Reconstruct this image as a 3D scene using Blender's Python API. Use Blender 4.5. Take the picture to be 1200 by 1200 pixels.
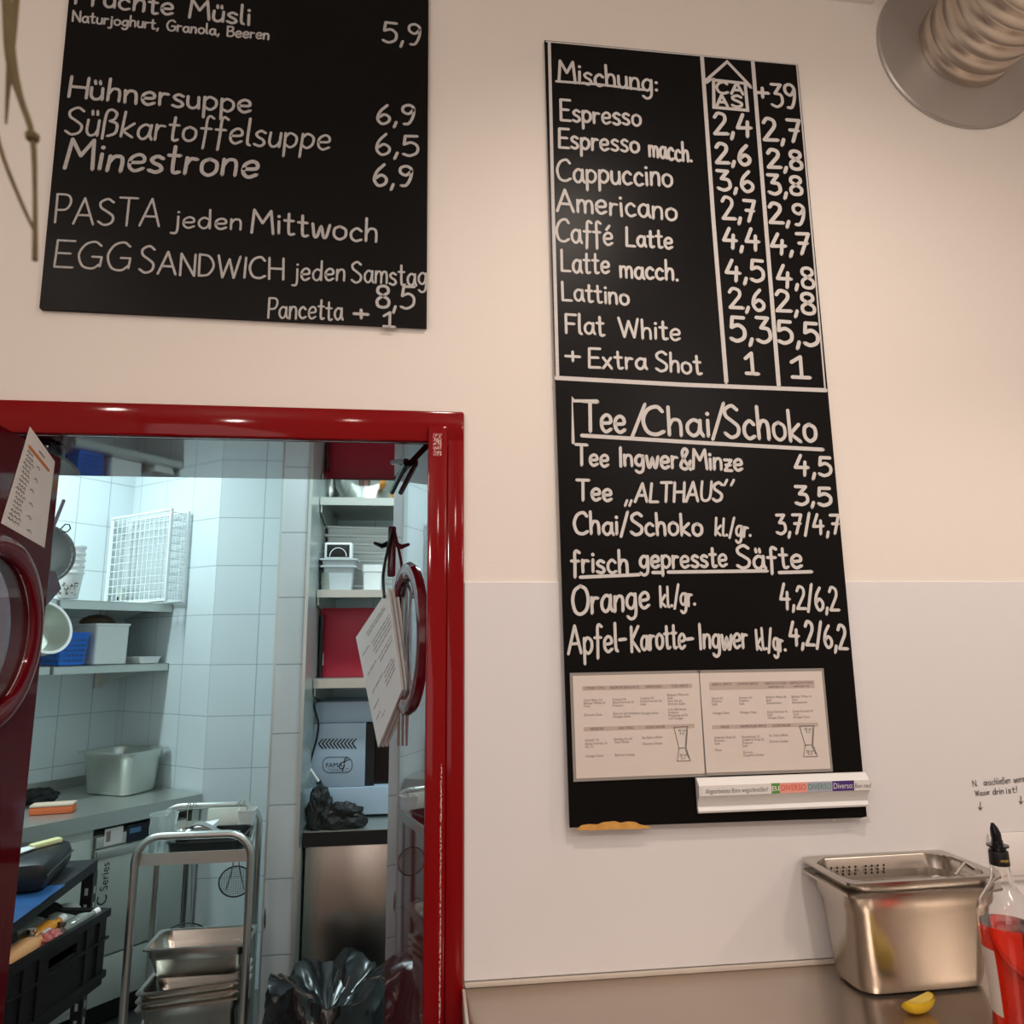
import bpy, bmesh, math, random
from mathutils import Vector, Matrix, noise

for o in list(bpy.data.objects):
    bpy.data.objects.remove(o, do_unlink=True)
scn = bpy.context.scene
COL = scn.collection
RAD = math.radians

# ------------------------------------------------------------------ camera
F = 850.0
YAW, PIT, ROL = RAD(6.80), RAD(10.13), RAD(-0.59)
EYE = Vector((0, 0, 1.60))
def cam_axes():
    cy, sy, cp, sp = math.cos(YAW), math.sin(YAW), math.cos(PIT), math.sin(PIT)
    fwd = Vector((sy*cp, cy*cp, sp)); right = Vector((cy, -sy, 0)); up = right.cross(fwd)
    c, s = math.cos(ROL), math.sin(ROL)
    return right*c+up*s, up*c-right*s, fwd
CR, CU, CF = cam_axes()
cam_data = bpy.data.cameras.new('camera'); cam = bpy.data.objects.new('camera', cam_data); COL.objects.link(cam)
cam_data.sensor_width = 36; cam_data.lens = F/1200*36; cam_data.clip_start = 0.05
cam.matrix_world = Matrix(((CR.x, CU.x, -CF.x, EYE.x), (CR.y, CU.y, -CF.y, EYE.y), (CR.z, CU.z, -CF.z, EYE.z), (0, 0, 0, 1)))
cam_data.dof.use_dof = True; cam_data.dof.focus_distance = 1.75; cam_data.dof.aperture_fstop = 9
scn.camera = cam

# ------------------------------------------------------------------ world, lights, exposure
w = bpy.data.worlds.new('world'); scn.world = w; w.use_nodes = True
w.node_tree.nodes['Background'].inputs[0].default_value = (.9, .8, .7, 1)
w.node_tree.nodes['Background'].inputs[1].default_value = .15
scn.view_settings.view_transform = 'Standard'; scn.view_settings.look = 'None'
scn.view_settings.gamma = 1; scn.view_settings.use_curve_mapping = False
scn.view_settings.exposure = 0.0
def spot(name, loc, target, power, col, size=100, blend=.7, rad=.05):
    d = bpy.data.lights.new(name, 'SPOT'); d.energy = power; d.color = col; d.spot_size = RAD(size); d.spot_blend = blend; d.shadow_soft_size = rad
    o = bpy.data.objects.new(name, d); COL.objects.link(o); o.location = loc
    o.rotation_euler = (Vector(target)-Vector(loc)).to_track_quat('-Z', 'Y').to_euler()
    return o
def area(name, loc, target, power, col, sx, sy, spread=180):
    d = bpy.data.lights.new(name, 'AREA'); d.shape = 'RECTANGLE'; d.size = sx; d.size_y = sy; d.energy = power; d.color = col; d.spread = RAD(spread)
    o = bpy.data.objects.new(name, d); COL.objects.link(o); o.location = loc
    o.rotation_euler = (Vector(target)-Vector(loc)).to_track_quat('-Z', 'Y').to_euler()
    return o
WARM = (1, .85, .74)
spot('ceiling_or_fill_spot', (.56, .32, 3.35), (.95, 1.3, 0), 70, WARM, 125, .9, .07)
spot('ceiling_or_fill_spot', (-1.8, -.5, 3.35), (-1.0, .8, .6), 22, WARM, 130, .9, .07)
spot('pendant_spot', (2.25, .45, 2.55), (1.0, 1.55, 1.05), 24, WARM, 62, .8, .06)
spot('ceiling_or_fill_spot', (.2, -1.5, 3.35), (.1, -.6, 0), 20, WARM, 150, .9, .08)  # wide spot added towards the back as fill for the upper wall
spot('ceiling_or_fill_spot', (1.5, -1.2, 3.35), (1.3, -.4, 0), 26, WARM, 150, .9, .08)  # second back spot, likewise added as fill
pd = bpy.data.lights.new('fill_lamp', 'POINT'); pd.energy = 23; pd.color = (1, .88, .80); pd.shadow_soft_size = .07  # point light added to lift walls and ceiling, placed to glint on the header
po_ = bpy.data.objects.new('fill_lamp', pd); COL.objects.link(po_); po_.location = (-.87, -1.0, 2.85)
pd2 = bpy.data.objects.new('fill_lamp', pd); COL.objects.link(pd2); pd2.location = (1.45, -.9, 2.85)  # second added point light, fill for the right side
wl = area('back_fill_light', (-1.35, -2.55, 1.95), (-1.2, 0, 2.1), 13, (1, .93, .90), 1.7, 1.7)  # added soft fill from behind the viewer, an area light without a window
COOL = (.76, .96, 1.0)
kt = area('kitchen_tube_or_fill', (-1.855, 3.146, 2.95), (-1.855, 3.146, 0), 30, COOL, .9, .12)
kt.rotation_euler = (0, 0, RAD(53))
area('kitchen_tube_or_fill', (.1, 2.55, 2.95), (.1, 2.55, 0), 22, COOL, .9, .12)  # second kitchen light, added as fill for pillar and recess

# ------------------------------------------------------------------ projecting measured points onto the real planes
def ray(x, y): return CF + CR*((x-600)/F) - CU*((y-600)/F)
def on(x, y, p0, n):
    d = ray(x, y); n = Vector(n); t = (Vector(p0)-EYE).dot(n)/d.dot(n); return EYE + d*t
def ony(x, y, Y): return on(x, y, (0, Y, 0), (0, 1, 0))
def onz(x, y, Z): return on(x, y, (0, 0, Z), (0, 0, 1))

# ------------------------------------------------------------------ materials
def lin(c):
    c = c/255.0
    return c/12.92 if c <= .04045 else ((c+.055)/1.055)**2.4
def rgb(r, g, b): return (lin(r), lin(g), lin(b), 1)
def mat(name, col, rough=.5, metal=0, spec=.5, bump=0, bscale=60, var=0, vscale=8, trans=0, ior=1.45, emit=None, coat=0, alpha=1, stretch=None):
    m = bpy.data.materials.new(name); m.use_nodes = True
    nt = m.node_tree; b = nt.nodes['Principled BSDF']
    b.inputs['Base Color'].default_value = col; b.inputs['Roughness'].default_value = rough
    b.inputs['Metallic'].default_value = metal; b.inputs['Specular IOR Level'].default_value = spec
    b.inputs['IOR'].default_value = ior; b.inputs['Transmission Weight'].default_value = trans
    b.inputs['Coat Weight'].default_value = coat; b.inputs['Coat Roughness'].default_value = .03
    b.inputs['Alpha'].default_value = alpha
    if emit: b.inputs['Emission Color'].default_value = emit[0]; b.inputs['Emission Strength'].default_value = emit[1]
    if bump or var:
        tc = nt.nodes.new('ShaderNodeTexCoord')
        src = tc.outputs['Object']
        if stretch:
            mp = nt.nodes.new('ShaderNodeMapping'); mp.inputs['Scale'].default_value = stretch
            nt.links.new(src, mp.inputs[0]); src = mp.outputs[0]
    if bump:
        n = nt.nodes.new('ShaderNodeTexNoise'); n.inputs['Scale'].default_value = bscale; n.inputs['Detail'].default_value = 4
        nt.links.new(src, n.inputs['Vector'])
        bp = nt.nodes.new('ShaderNodeBump'); bp.inputs['Strength'].default_value = bump; bp.inputs['Distance'].default_value = .01
        nt.links.new(n.outputs[0], bp.inputs['Height']); nt.links.new(bp.outputs[0], b.inputs['Normal'])
    if var:
        n = nt.nodes.new('ShaderNodeTexNoise'); n.inputs['Scale'].default_value = vscale; n.inputs['Detail'].default_value = 5
        nt.links.new(src, n.inputs['Vector'])
        mx = nt.nodes.new('ShaderNodeMix'); mx.data_type = 'RGBA'
        mx.inputs[6].default_value = tuple(c*(1-var) for c in col[:3])+(1,); mx.inputs[7].default_value = tuple(min(1, c*(1+var)) for c in col[:3])+(1,)
        nt.links.new(n.outputs[0], mx.inputs[0]); nt.links.new(mx.outputs[2], b.inputs['Base Color'])
    return m
def tile_mat(name, col, grout, tw, th, off=(0, 0), rough=.12, mortar=.0022):
    m = mat(name, col, rough); nt = m.node_tree; b = nt.nodes['Principled BSDF']
    uv = nt.nodes.new('ShaderNodeUVMap'); uv.uv_map = 'UVMap'
    mp = nt.nodes.new('ShaderNodeMapping'); mp.inputs['Location'].default_value = (-off[0], -off[1], 0)
    nt.links.new(uv.outputs[0], mp.inputs[0])
    br = nt.nodes.new('ShaderNodeTexBrick'); br.offset = 0; br.squash = 1
    for k, v in (('Scale', 1), ('Mortar Size', mortar), ('Mortar Smooth', .3), ('Bias', 0), ('Brick Width', tw), ('Row Height', th)): br.inputs[k].default_value = v
    br.inputs['Color1'].default_value = col; br.inputs['Color2'].default_value = tuple(c*.96 for c in col[:3])+(1,); br.inputs['Mortar'].default_value = grout
    nt.links.new(mp.outputs[0], br.inputs['Vector']); nt.links.new(br.outputs['Color'], b.inputs['Base Color'])
    rr = nt.nodes.new('ShaderNodeMapRange'); rr.inputs[3].default_value = rough; rr.inputs[4].default_value = .8
    nt.links.new(br.outputs['Fac'], rr.inputs[0]); nt.links.new(rr.outputs[0], b.inputs['Roughness'])
    bp = nt.nodes.new('ShaderNodeBump'); bp.invert = True; bp.inputs['Strength'].default_value = .5; bp.inputs['Distance'].default_value = .002
    nt.links.new(br.outputs['Fac'], bp.inputs['Height']); nt.links.new(bp.outputs[0], b.inputs['Normal'])
    return m

M = {}
M['wall'] = mat('wall_paint', (.82, .77, .71, 1), .75, bump=.04, bscale=220)
M['panel'] = mat('splash_panel', (.76, .75, .76, 1), .32, bump=.02, bscale=5)
M['ceil'] = mat('ceiling_paint', (.86, .82, .78, 1), .85)
M['floor'] = mat('floor_vinyl', (.28, .24, .22, 1), .5, var=.2)
M['kfloor'] = mat('kitchen_floor', (.12, .12, .12, 1), .35, var=.3, vscale=30)
M['room'] = mat('room_paint', (.70, .63, .58, 1), .8)
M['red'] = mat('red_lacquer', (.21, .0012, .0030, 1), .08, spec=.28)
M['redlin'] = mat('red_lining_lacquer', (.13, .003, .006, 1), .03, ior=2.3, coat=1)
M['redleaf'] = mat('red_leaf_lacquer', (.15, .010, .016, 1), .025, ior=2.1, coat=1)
M['redleafshade'] = mat('shaded_red_leaf_lacquer', (.085, .003, .007, 1), .06, spec=.22)  # left leaf lacquer with its shade and dark reflections put into the colour
M['redring'] = mat('dark_red_ring', (.13, .003, .008, 1), .09, spec=.5)
M['board'] = mat('chalkboard', (.006, .0055, .0055, 1), .33, spec=.1, var=.25, vscale=3)
M['boardedge'] = mat('chalkboard_edge', (.012, .011, .011, 1), .6)
M['chalk'] = mat('chalk_marker', (.62, .60, .58, 1), .8, var=.12, vscale=120)
M['chalkgrey'] = mat('chalk_grey', (.46, .45, .44, 1), .85, var=.3, vscale=150)
M['wood'] = mat('torn_wood', (.62, .33, .08, 1), .8, var=.3, vscale=60)
M['paper'] = mat('paper', (.68, .62, .57, 1), .45, var=.03)
M['paperwhite'] = mat('white_paper', (.80, .79, .78, 1), .5)
M['ink'] = mat('ink', (.10, .085, .08, 1), .7)
M['inkgrey'] = mat('grey_ink', (.26, .22, .20, 1), .7)
M['band'] = mat('beige_band', (.50, .42, .37, 1), .6)
M['sleeve'] = mat('clear_sleeve', (.30, .28, .26, 1), .15, spec=.7)
M['steel'] = mat('brushed_steel', (.52, .48, .43, 1), .25, 1, bump=.03, bscale=40, stretch=(2, 2, 40))
M['steelcart'] = mat('satin_steel_tube', (.55, .56, .54, 1), .33, 1)
M['steelpol'] = mat('polished_steel', (.70, .68, .66, 1), .16, 1)
M['steelk'] = mat('kitchen_steel', (.60, .62, .58, 1), .36, .85, var=.08, vscale=5)
M['steelp'] = mat('satin_steel_panel', (.62, .66, .60, 1), .42, .45, var=.06, vscale=4)
M['counter'] = mat('worktop_steel', (.52, .44, .37, 1), .24, .9, bump=.02, bscale=30)
M['cedge'] = mat('worktop_edge', (.60, .54, .47, 1), .4)
M['hole'] = mat('dark_hole', (.01, .01, .01, 1), .8)
M['black'] = mat('black_plastic', (.010, .010, .011, 1), .38)
M['blackrub'] = mat('black_rubber', (.012, .012, .013, 1), .55)
M['blackgloss'] = mat('black_gloss', (.006, .006, .008, 1), .12)
M['bag'] = mat('bin_liner', (.010, .011, .012, 1), .2, spec=.7)
M['white'] = mat('white_plastic', (.80, .81, .80, 1), .4)
M['whitewire'] = mat('white_coated_wire', (.85, .88, .88, 1), .4)
M['greyplas'] = mat('grey_plastic', (.55, .58, .60, 1), .35)
M['blue'] = mat('blue_plastic', (.015, .14, .62, 1), .4)
M['bluemat'] = mat('blue_sheet', (.03, .10, .26, 1), .3, var=.5, vscale=9)
M['machine'] = mat('machine_enamel', (.42, .52, .64, 1), .4)
M['redplas'] = mat('red_plastic', (.40, .012, .035, 1), .4)
M['orange'] = mat('orange_sponge', (.75, .17, .06, 1), .9, bump=.3, bscale=200)
M['spongetop'] = mat('sponge_top', (.72, .55, .42, 1), .9, bump=.3, bscale=200)
M['yellowh'] = mat('pale_yellow_plastic', (.78, .72, .36, 1), .45)
M['juice'] = mat('orange_juice', (.80, .32, .03, 1), .3, spec=.6)
M['juicey'] = mat('yellow_juice', (.85, .60, .08, 1), .3, spec=.6)
M['peach'] = mat('peach_juice', (.80, .40, .17, 1), .3, spec=.6)
M['pinkp'] = mat('pink_scrap', (.62, .18, .17, 1), .5)
M['jarglass'] = mat('thick_jar_glass', (.80, .90, .90, 1), .08, trans=.75)
M['glass'] = mat('clear_glass', (1, 1, 1, 1), .02, trans=1, ior=1.45)
M['glassdoor'] = mat('porthole_glass', (.85, .82, .9, 1), .03, trans=1, ior=1.3)
M['glassdull'] = mat('dull_glass', (.22, .25, .22, 1), .1, spec=.8)
M['liquor'] = mat('red_liqueur', (.95, .035, .012, 1), .02, trans=1, ior=1.34)
M['lemon'] = mat('lemon_peel', (.85, .56, .02, 1), .4, bump=.15, bscale=300)
M['lemonf'] = mat('lemon_flesh', (.80, .60, .12, 1), .3, bump=.2, bscale=120)
M['pith'] = mat('lemon_pith', (.85, .80, .60, 1), .5)
M['socket'] = mat('socket_plastic', (.80, .77, .75, 1), .35)
M['duct'] = mat('duct_metal', (.62, .55, .47, 1), .33, 1, bump=.05, bscale=20)
M['rosette'] = mat('rosette_metal', (.50, .48, .46, 1), .42, .85)
M['twig'] = mat('dry_twig', (.11, .08, .03, 1), .85, var=.5, vscale=40)
M['brown'] = mat('brown_wood', (.10, .06, .035, 1), .5)
M['linen'] = mat('sieve_mesh', (.30, .32, .32, 1), .5, .6)
M['purple'] = mat('dark_purple', (.10, .07, .09, 1), .4)
M['green'] = mat('green_sticker', (.02, .42, .20, 1), .5)
M['gold'] = mat('gold_print', (.65, .45, .08, 1), .4)
M['display'] = mat('display_panel', (.012, .016, .028, 1), .2)
M['dispblue'] = mat('display_print', (.10, .22, .42, 1), .4)
M['redprint'] = mat('red_print', (.72, .08, .04, 1), .6)
M['pink'] = mat('salmon_label', (.85, .38, .33, 1), .6)
M['greenlab'] = mat('green_label', (.10, .32, .06, 1), .6)
M['greenprint'] = mat('green_print', (.04, .28, .15, 1), .6)
M['bluelab'] = mat('grey_blue_label', (.42, .44, .54, 1), .6)
M['violet'] = mat('violet_label', (.07, .03, .20, 1), .6)
M['orangeink'] = mat('orange_ink', (.62, .20, .05, 1), .6)
M['cyl'] = mat('hook_maroon', (.10, .015, .03, 1), .2)
M['seal'] = mat('corner_trim', (.55, .60, .58, 1), .3, .6)
TCOL, GCOL = (.70, .78, .80, 1), (.36, .42, .44, 1)
# scuffed lacquer: white wear specks over red
def wear_mat(name, scale, thr, stretch):
    m = mat(name, (.25, .004, .008, 1), .2); nt = m.node_tree; b = nt.nodes['Principled BSDF']
    tc = nt.nodes.new('ShaderNodeTexCoord'); mp = nt.nodes.new('ShaderNodeMapping'); mp.inputs['Scale'].default_value = stretch
    n = nt.nodes.new('ShaderNodeTexNoise'); n.inputs['Scale'].default_value = scale; n.inputs['Detail'].default_value = 6
    nt.links.new(tc.outputs['Object'], mp.inputs[0]); nt.links.new(mp.outputs[0], n.inputs['Vector'])
    r = nt.nodes.new('ShaderNodeValToRGB'); r.color_ramp.elements[0].position = thr; r.color_ramp.elements[1].position = thr+.03
    r.color_ramp.elements[0].color = (.25, .004, .008, 1); r.color_ramp.elements[1].color = (.75, .60, .58, 1)
    nt.links.new(n.outputs[0], r.inputs[0]); nt.links.new(r.outputs[0], b.inputs['Base Color'])
    return m
M['wear'] = wear_mat('worn_edge_paint', 9, .50, (90, 1, 22))
M['scuff'] = wear_mat('scuffed_paint', 40, .53, (12, 1, 5))

# ------------------------------------------------------------------ mesh builder
class MB:
    flat = False
    def __init__(s): s.bm = bmesh.new()
    def face(s, pts):
        return s.bm.faces.new([s.bm.verts.new(p) for p in pts])
    def box(s, c, size, rot=None, bevel=0):
        r = bmesh.ops.create_cube(s.bm, size=1); vs = r['verts']
        bmesh.ops.scale(s.bm, vec=size, verts=vs)
        if bevel:
            es = list({e for v in vs for e in v.link_edges})
            rr = bmesh.ops.bevel(s.bm, geom=es, offset=bevel, segments=2, affect='EDGES', profile=.5)
            vs = list({v for f in rr['faces'] for v in f.verts} | {v for v in vs if v.is_valid})
        if rot is not None: bmesh.ops.rotate(s.bm, cent=(0, 0, 0), matrix=rot, verts=vs)
        bmesh.ops.translate(s.bm, vec=c, verts=vs)
        return s
    def mm(s, a, b, bevel=0):
        a, b = Vector(a), Vector(b); return s.box((a+b)/2, [abs(b[i]-a[i]) for i in range(3)], bevel=bevel)
    def slab(s, quad, vec):
        q = [Vector(p) for p in quad]; vec = Vector(vec)
        a = [s.bm.verts.new(p) for p in q]; b = [s.bm.verts.new(p+vec) for p in q]
        n = len(q); s.bm.faces.new(a); s.bm.faces.new(b[::-1])
        for i in range(n): s.bm.faces.new((a[i], b[i], b[(i+1) % n], a[(i+1) % n]))
        return s
    def tube(s, pts, r, n=10, closed=False, caps=True):
        pts = [Vector(p) for p in pts]; N = len(pts); rings = []
        rr = r if isinstance(r, (list, tuple)) else [r]*N
        t0 = (pts[1]-pts[0]).normalized(); u = t0.orthogonal().normalized()
        for i, p in enumerate(pts):
            if closed: t = (pts[(i+1) % N]-pts[i-1])
            else: t = pts[min(i+1, N-1)]-pts[max(i-1, 0)]
            if t.length < 1e-9: t = t0
            t.normalize(); u = (u - t*u.dot(t))
            if u.length < 1e-6: u = t.orthogonal()
            u.normalize(); v = t.cross(u)
            rings.append([s.bm.verts.new(p+(u*math.cos(a)+v*math.sin(a))*rr[i]) for a in [2*math.pi*k/n for k in range(n)]])
        L = N if closed else N-1
        for i in range(L):
            A, B = rings[i], rings[(i+1) % N]
            for k in range(n): s.bm.faces.new((A[k], A[(k+1) % n], B[(k+1) % n], B[k]))
        if caps and not closed: s.bm.faces.new(rings[0][::-1]); s.bm.faces.new(rings[-1])
        return s
    def lathe(s, prof, c=(0, 0, 0), n=32, axis='Z', cap0=False, cap1=False, M4=None):
        c = Vector(c); rings = []
        for r, h in prof:
            ring = []
            for k in range(n):
                a = 2*math.pi*k/n
                p = Vector((r*math.cos(a), r*math.sin(a), h))
                if axis == 'Y': p = Vector((p.x, p.z, p.y))
                if M4 is not None: p = M4 @ p
                ring.append(s.bm.verts.new(c+p))
            rings.append(ring)
        for A, B in zip(rings, rings[1:]):
            for k in range(n): s.bm.faces.new((A[k], A[(k+1) % n], B[(k+1) % n], B[k]))
        if cap0: s.bm.faces.new(rings[0][::-1])
        if cap1: s.bm.faces.new(rings[-1])
        return s
    def loops(s, loops, cap0=True, cap1=True):
        R = [[s.bm.verts.new(p) for p in L] for L in loops]; n = len(R[0])
        for A, B in zip(R, R[1:]):
            for k in range(n): s.bm.faces.new((A[k], A[(k+1) % n], B[(k+1) % n], B[k]))
        if cap0: s.bm.faces.new(R[0][::-1])
        if cap1: s.bm.faces.new(R[-1])
        return s
    def text(s, body, size, mtx, align='LEFT', xs=1.0):
        cu = bpy.data.curves.new('t', 'FONT'); cu.body = body; cu.size = size; cu.align_x = align; cu.resolution_u = 3
        ob = bpy.data.objects.new('t', cu); COL.objects.link(ob)
        dg = bpy.context.evaluated_depsgraph_get(); me = bpy.data.meshes.new_from_object(ob.evaluated_get(dg))
        me.transform(mtx @ Matrix.Diagonal((xs, 1, 1, 1)))
        s.bm.from_mesh(me)
        bpy.data.objects.remove(ob); bpy.data.meshes.remove(me); bpy.data.curves.remove(cu)
        return s
    def build(s, name, m, parent=None, world=False, smooth=35, keep=False):
        if world and parent is not None:
            s.bm.transform(frame(parent).inverted())
        if not s.flat: bmesh.ops.recalc_face_normals(s.bm, faces=s.bm.faces)
        me = bpy.data.meshes.new(name); s.bm.to_mesh(me); s.bm.free()
        if smooth:
            me.polygons.foreach_set('use_smooth', [True]*len(me.polygons)); me.set_sharp_from_angle(angle=RAD(smooth))
        me.materials.append(m if not isinstance(m, str) else M[m])
        o = bpy.data.objects.new(name, me); COL.objects.link(o)
        if parent is not None: o.parent = parent
        return o
def frame(o):
    m = Matrix.LocRotScale(o.location, o.rotation_euler, None)
    return frame(o.parent) @ m if o.parent else m
def tag(o, label, cat, group=None):
    o['label'] = label; o['category'] = cat
    if group: o['group'] = group
    return o
def thing(name, label, cat, loc=(0, 0, 0), rz=0, group=None):
    o = bpy.data.objects.new(name, None); COL.objects.link(o); o.location = loc; o.rotation_euler = (0, 0, rz); o.empty_display_size = .05
    return tag(o, label, cat, group)
def struct(name, mb, m, parent=None, smooth=0):
    o = mb.build(name, m, parent, smooth=smooth)
    o['kind'] = 'structure'
    return o
def copy_tree(root):
    c = root.copy(); COL.objects.link(c)
    for ch in list(root.children):
        d = ch.copy(); COL.objects.link(d); d.parent = c
        for g in list(ch.children):
            e = g.copy(); COL.objects.link(e); e.parent = d
    return c
def wall_quad(name, a, b, z0, z1, m, off=0.0, thick=.06, flip=1):
    """a tiled wall from a to b (plan points), face on the viewer side, u along the wall, v = height"""
    a, b = Vector((a[0], a[1], 0)), Vector((b[0], b[1], 0)); L = (b-a).length; d = (b-a).normalized(); n = Vector((-d.y, d.x, 0))*flip
    bm = bmesh.new()
    P = [a+Vector((0, 0, z0)), b+Vector((0, 0, z0)), b+Vector((0, 0, z1)), a+Vector((0, 0, z1))]
    v = [bm.verts.new(p) for p in P]+[bm.verts.new(p+n*thick) for p in P]
    uvl = bm.loops.layers.uv.new('UVMap')
    for idx in ((0, 1, 2, 3), (7, 6, 5, 4), (0, 4, 5, 1), (1, 5, 6, 2), (2, 6, 7, 3), (3, 7, 4, 0)):
        f = bm.faces.new([v[i] for i in idx])
        for lp in f.loops:
            lp[uvl].uv = ((lp.vert.co-a).dot(d)+off, lp.vert.co.z)
    bmesh.ops.recalc_face_normals(bm, faces=bm.faces)
    me = bpy.data.meshes.new(name); bm.to_mesh(me); bm.free(); me.materials.append(m)
    o = bpy.data.objects.new(name, me); COL.objects.link(o); o['kind'] = 'structure'
    return o
def rrect(L, W, r, z, n=5, cx=0, cy=0):
    pts = []
    for sx, sy, a0 in ((1, 1, 0), (-1, 1, 90), (-1, -1, 180), (1, -1, 270)):
        for k in range(n+1):
            a = RAD(a0+90*k/n); pts.append(Vector((cx+sx*(L/2-r)+r*math.cos(a), cy+sy*(W/2-r)+r*math.sin(a), z)))
    return pts
def catmull(p, step=5):
    if len(p) < 3: return p
    out = []; q = [p[0]*2-p[1]]+p+[p[-1]*2-p[-2]]
    for i in range(1, len(q)-2):
        for k in range(step):
            t = k/step; a, b, c, d = q[i-1], q[i], q[i+1], q[i+2]
            out.append(.5*((2*b)+(c-a)*t+(2*a-5*b+4*c-d)*t*t+(3*b-a-3*c+d)*t**3))
    return out+[p[-1]]

# ------------------------------------------------------------------ handwriting: single-stroke letters
G = {}
def glyphs(txt):
    for line in txt.strip().split('\n'):
        ch, rest = line[0], line[2:]
        wd, st = rest.split('|'); S = []
        for s_ in st.split(';'):
            k, *pp = s_.split(); S.append((k, [tuple(float(v) for v in q.split(',')) for q in pp]))
        G[ch] = (float(wd), S)
glyphs('''
A 70|l 0,0 35,100 68,0;l 12,35 57,35
B 50|l 2,0 2,100;c 2,100 38,98 44,76 28,56 2,52;c 2,52 40,52 50,26 34,4 2,0
C 62|c 60,84 44,100 16,88 1,50 12,10 38,0 62,12
D 58|l 2,0 2,100;c 2,100 40,92 58,50 38,8 2,0
E 50|l 50,100 2,100 2,0 52,0;l 2,52 42,52
F 48|l 50,100 2,100 2,0;l 2,52 42,52
G 66|c 60,86 42,100 16,88 1,50 14,8 42,0 62,18;l 38,44 64,44 62,8
H 58|l 2,0 2,100;l 58,0 58,100;l 2,50 58,50
I 12|l 6,0 6,100
K 54|l 2,0 2,100;l 50,100 4,46 54,0
L 48|l 4,100 2,0 48,0
M 74|l 0,0 8,100 37,45 66,100 74,0
N 58|l 2,0 2,100 56,0 56,100
O 72|c 36,100 10,84 1,50 12,12 36,0 62,14 71,50 60,86 36,100
P 50|l 2,0 2,100;c 2,100 40,97 50,74 36,48 2,44
R 52|l 2,0 2,100;c 2,100 40,97 48,76 34,54 2,48;l 22,50 52,0
S 54|c 50,88 30,100 6,86 8,66 28,52 50,34 46,10 22,0 0,12
T 62|l 0,100 62,100;l 31,100 31,0
U 58|c 2,100 2,40 10,8 30,0 50,10 57,40 57,100
W 88|l 0,100 22,0 44,85 66,0 86,100
V 66|l 0,100 32,0 64,100
a 46|c 42,48 22,57 4,40 4,14 20,0 36,14 42,48;c 42,56 42,18 50,0
b 44|l 2,100 2,0;c 2,40 18,57 40,44 40,16 22,0 2,12
c 40|c 38,46 22,57 4,40 4,14 20,0 40,8
d 48|c 42,46 22,57 4,40 4,14 20,0 36,12 42,42;l 43,100 43,0
e 44|c 4,28 38,32 38,50 22,57 4,42 4,14 20,0 42,10
f 36|c 38,92 24,100 16,86 16,40 14,-24;l 0,52 34,52
g 46|c 42,48 22,57 4,40 4,16 20,4 36,16 42,48;c 42,56 42,0 36,-26 18,-34 2,-24
h 42|l 2,100 2,0;c 2,30 14,54 32,54 38,36 38,0
i 10|l 5,56 5,0;o 5,80
j 18|c 13,56 13,-10 6,-30 -10,-30;o 13,80
k 40|l 2,100 2,0;l 38,56 4,24 40,0
l 14|c 4,100 4,14 14,0
m 64|l 2,56 2,0;c 2,34 12,54 26,54 32,36 32,0;c 32,34 42,54 56,54 62,36 62,0
n 42|l 2,56 2,0;c 2,32 14,54 32,54 38,36 38,0
o 46|c 22,57 4,44 4,14 22,0 42,14 42,44 22,57
p 44|l 2,56 2,-38;c 2,40 18,57 40,44 40,16 22,0 2,12
r 30|l 2,56 2,0;c 2,32 12,52 30,52
s 36|c 34,50 18,57 4,46 10,34 28,24 34,10 20,0 0,6
t 34|c 15,90 15,14 22,0 34,4;l 0,60 32,60
u 40|c 2,56 2,16 14,0 30,6 38,24;l 38,56 38,0
w 60|c 0,56 8,4 18,2 30,46 40,2 50,4 60,56
x 40|l 2,56 38,0;l 36,56 0,0
z 38|l 2,54 38,54 2,0 40,0;l 8,28 34,28
ß 46|c 2,-10 2,78 16,98 36,86 32,64 18,56;c 18,56 42,46 42,14 18,0
1 36|l 4,72 22,100 22,0;l 4,0 38,0
2 52|c 4,80 18,100 42,92 44,66 24,34 2,2;l 2,2 54,4
3 48|l 4,98 44,98 18,58;c 18,58 44,52 48,18 26,0 2,8
4 56|l 28,100 2,36 56,38;l 44,66 38,-4
5 52|l 50,98 10,98 6,56;c 6,56 30,66 50,48 48,16 24,0 2,8
6 48|c 36,100 12,66 4,26 20,0 42,10 46,34 28,50 8,34
7 50|l 2,98 48,98 18,0;l 10,52 42,52
8 48|c 25,54 44,70 42,92 25,100 8,92 6,70 25,54 46,34 44,8 25,0 6,8 4,34 25,54
9 46|c 44,76 26,54 6,66 6,90 26,100 44,84 42,40 28,4 10,0
, 14|l 10,10 2,-18
. 12|o 5,4
: 12|o 5,46;o 5,10
! 10|l 7,100 5,30;o 4,6
+ 46|l 23,80 23,24;l 0,52 46,52
/ 34|l 0,-10 34,106
- 32|l 2,32 30,32
& 54|c 54,0 20,50 14,84 28,100 40,84 10,36 4,12 24,0 44,14 54,42
„ 22|l 8,10 0,-18;l 22,10 14,-18
“ 22|l 10,112 2,84;l 26,112 18,84
> 36|l 34,90 2,45 34,0
''')
for a, b in (('ä', 'a'), ('ö', 'o'), ('ü', 'u')):
    G[a] = (G[b][0], G[b][1]+[('l', [(14, 76), (12, 90)]), ('l', [(30, 76), (28, 90)])])
G['é'] = (G['e'][0], G['e'][1]+[('l', [(16, 72), (32, 92)])])
RNG = random.Random(4)
LAY = [0]
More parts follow.
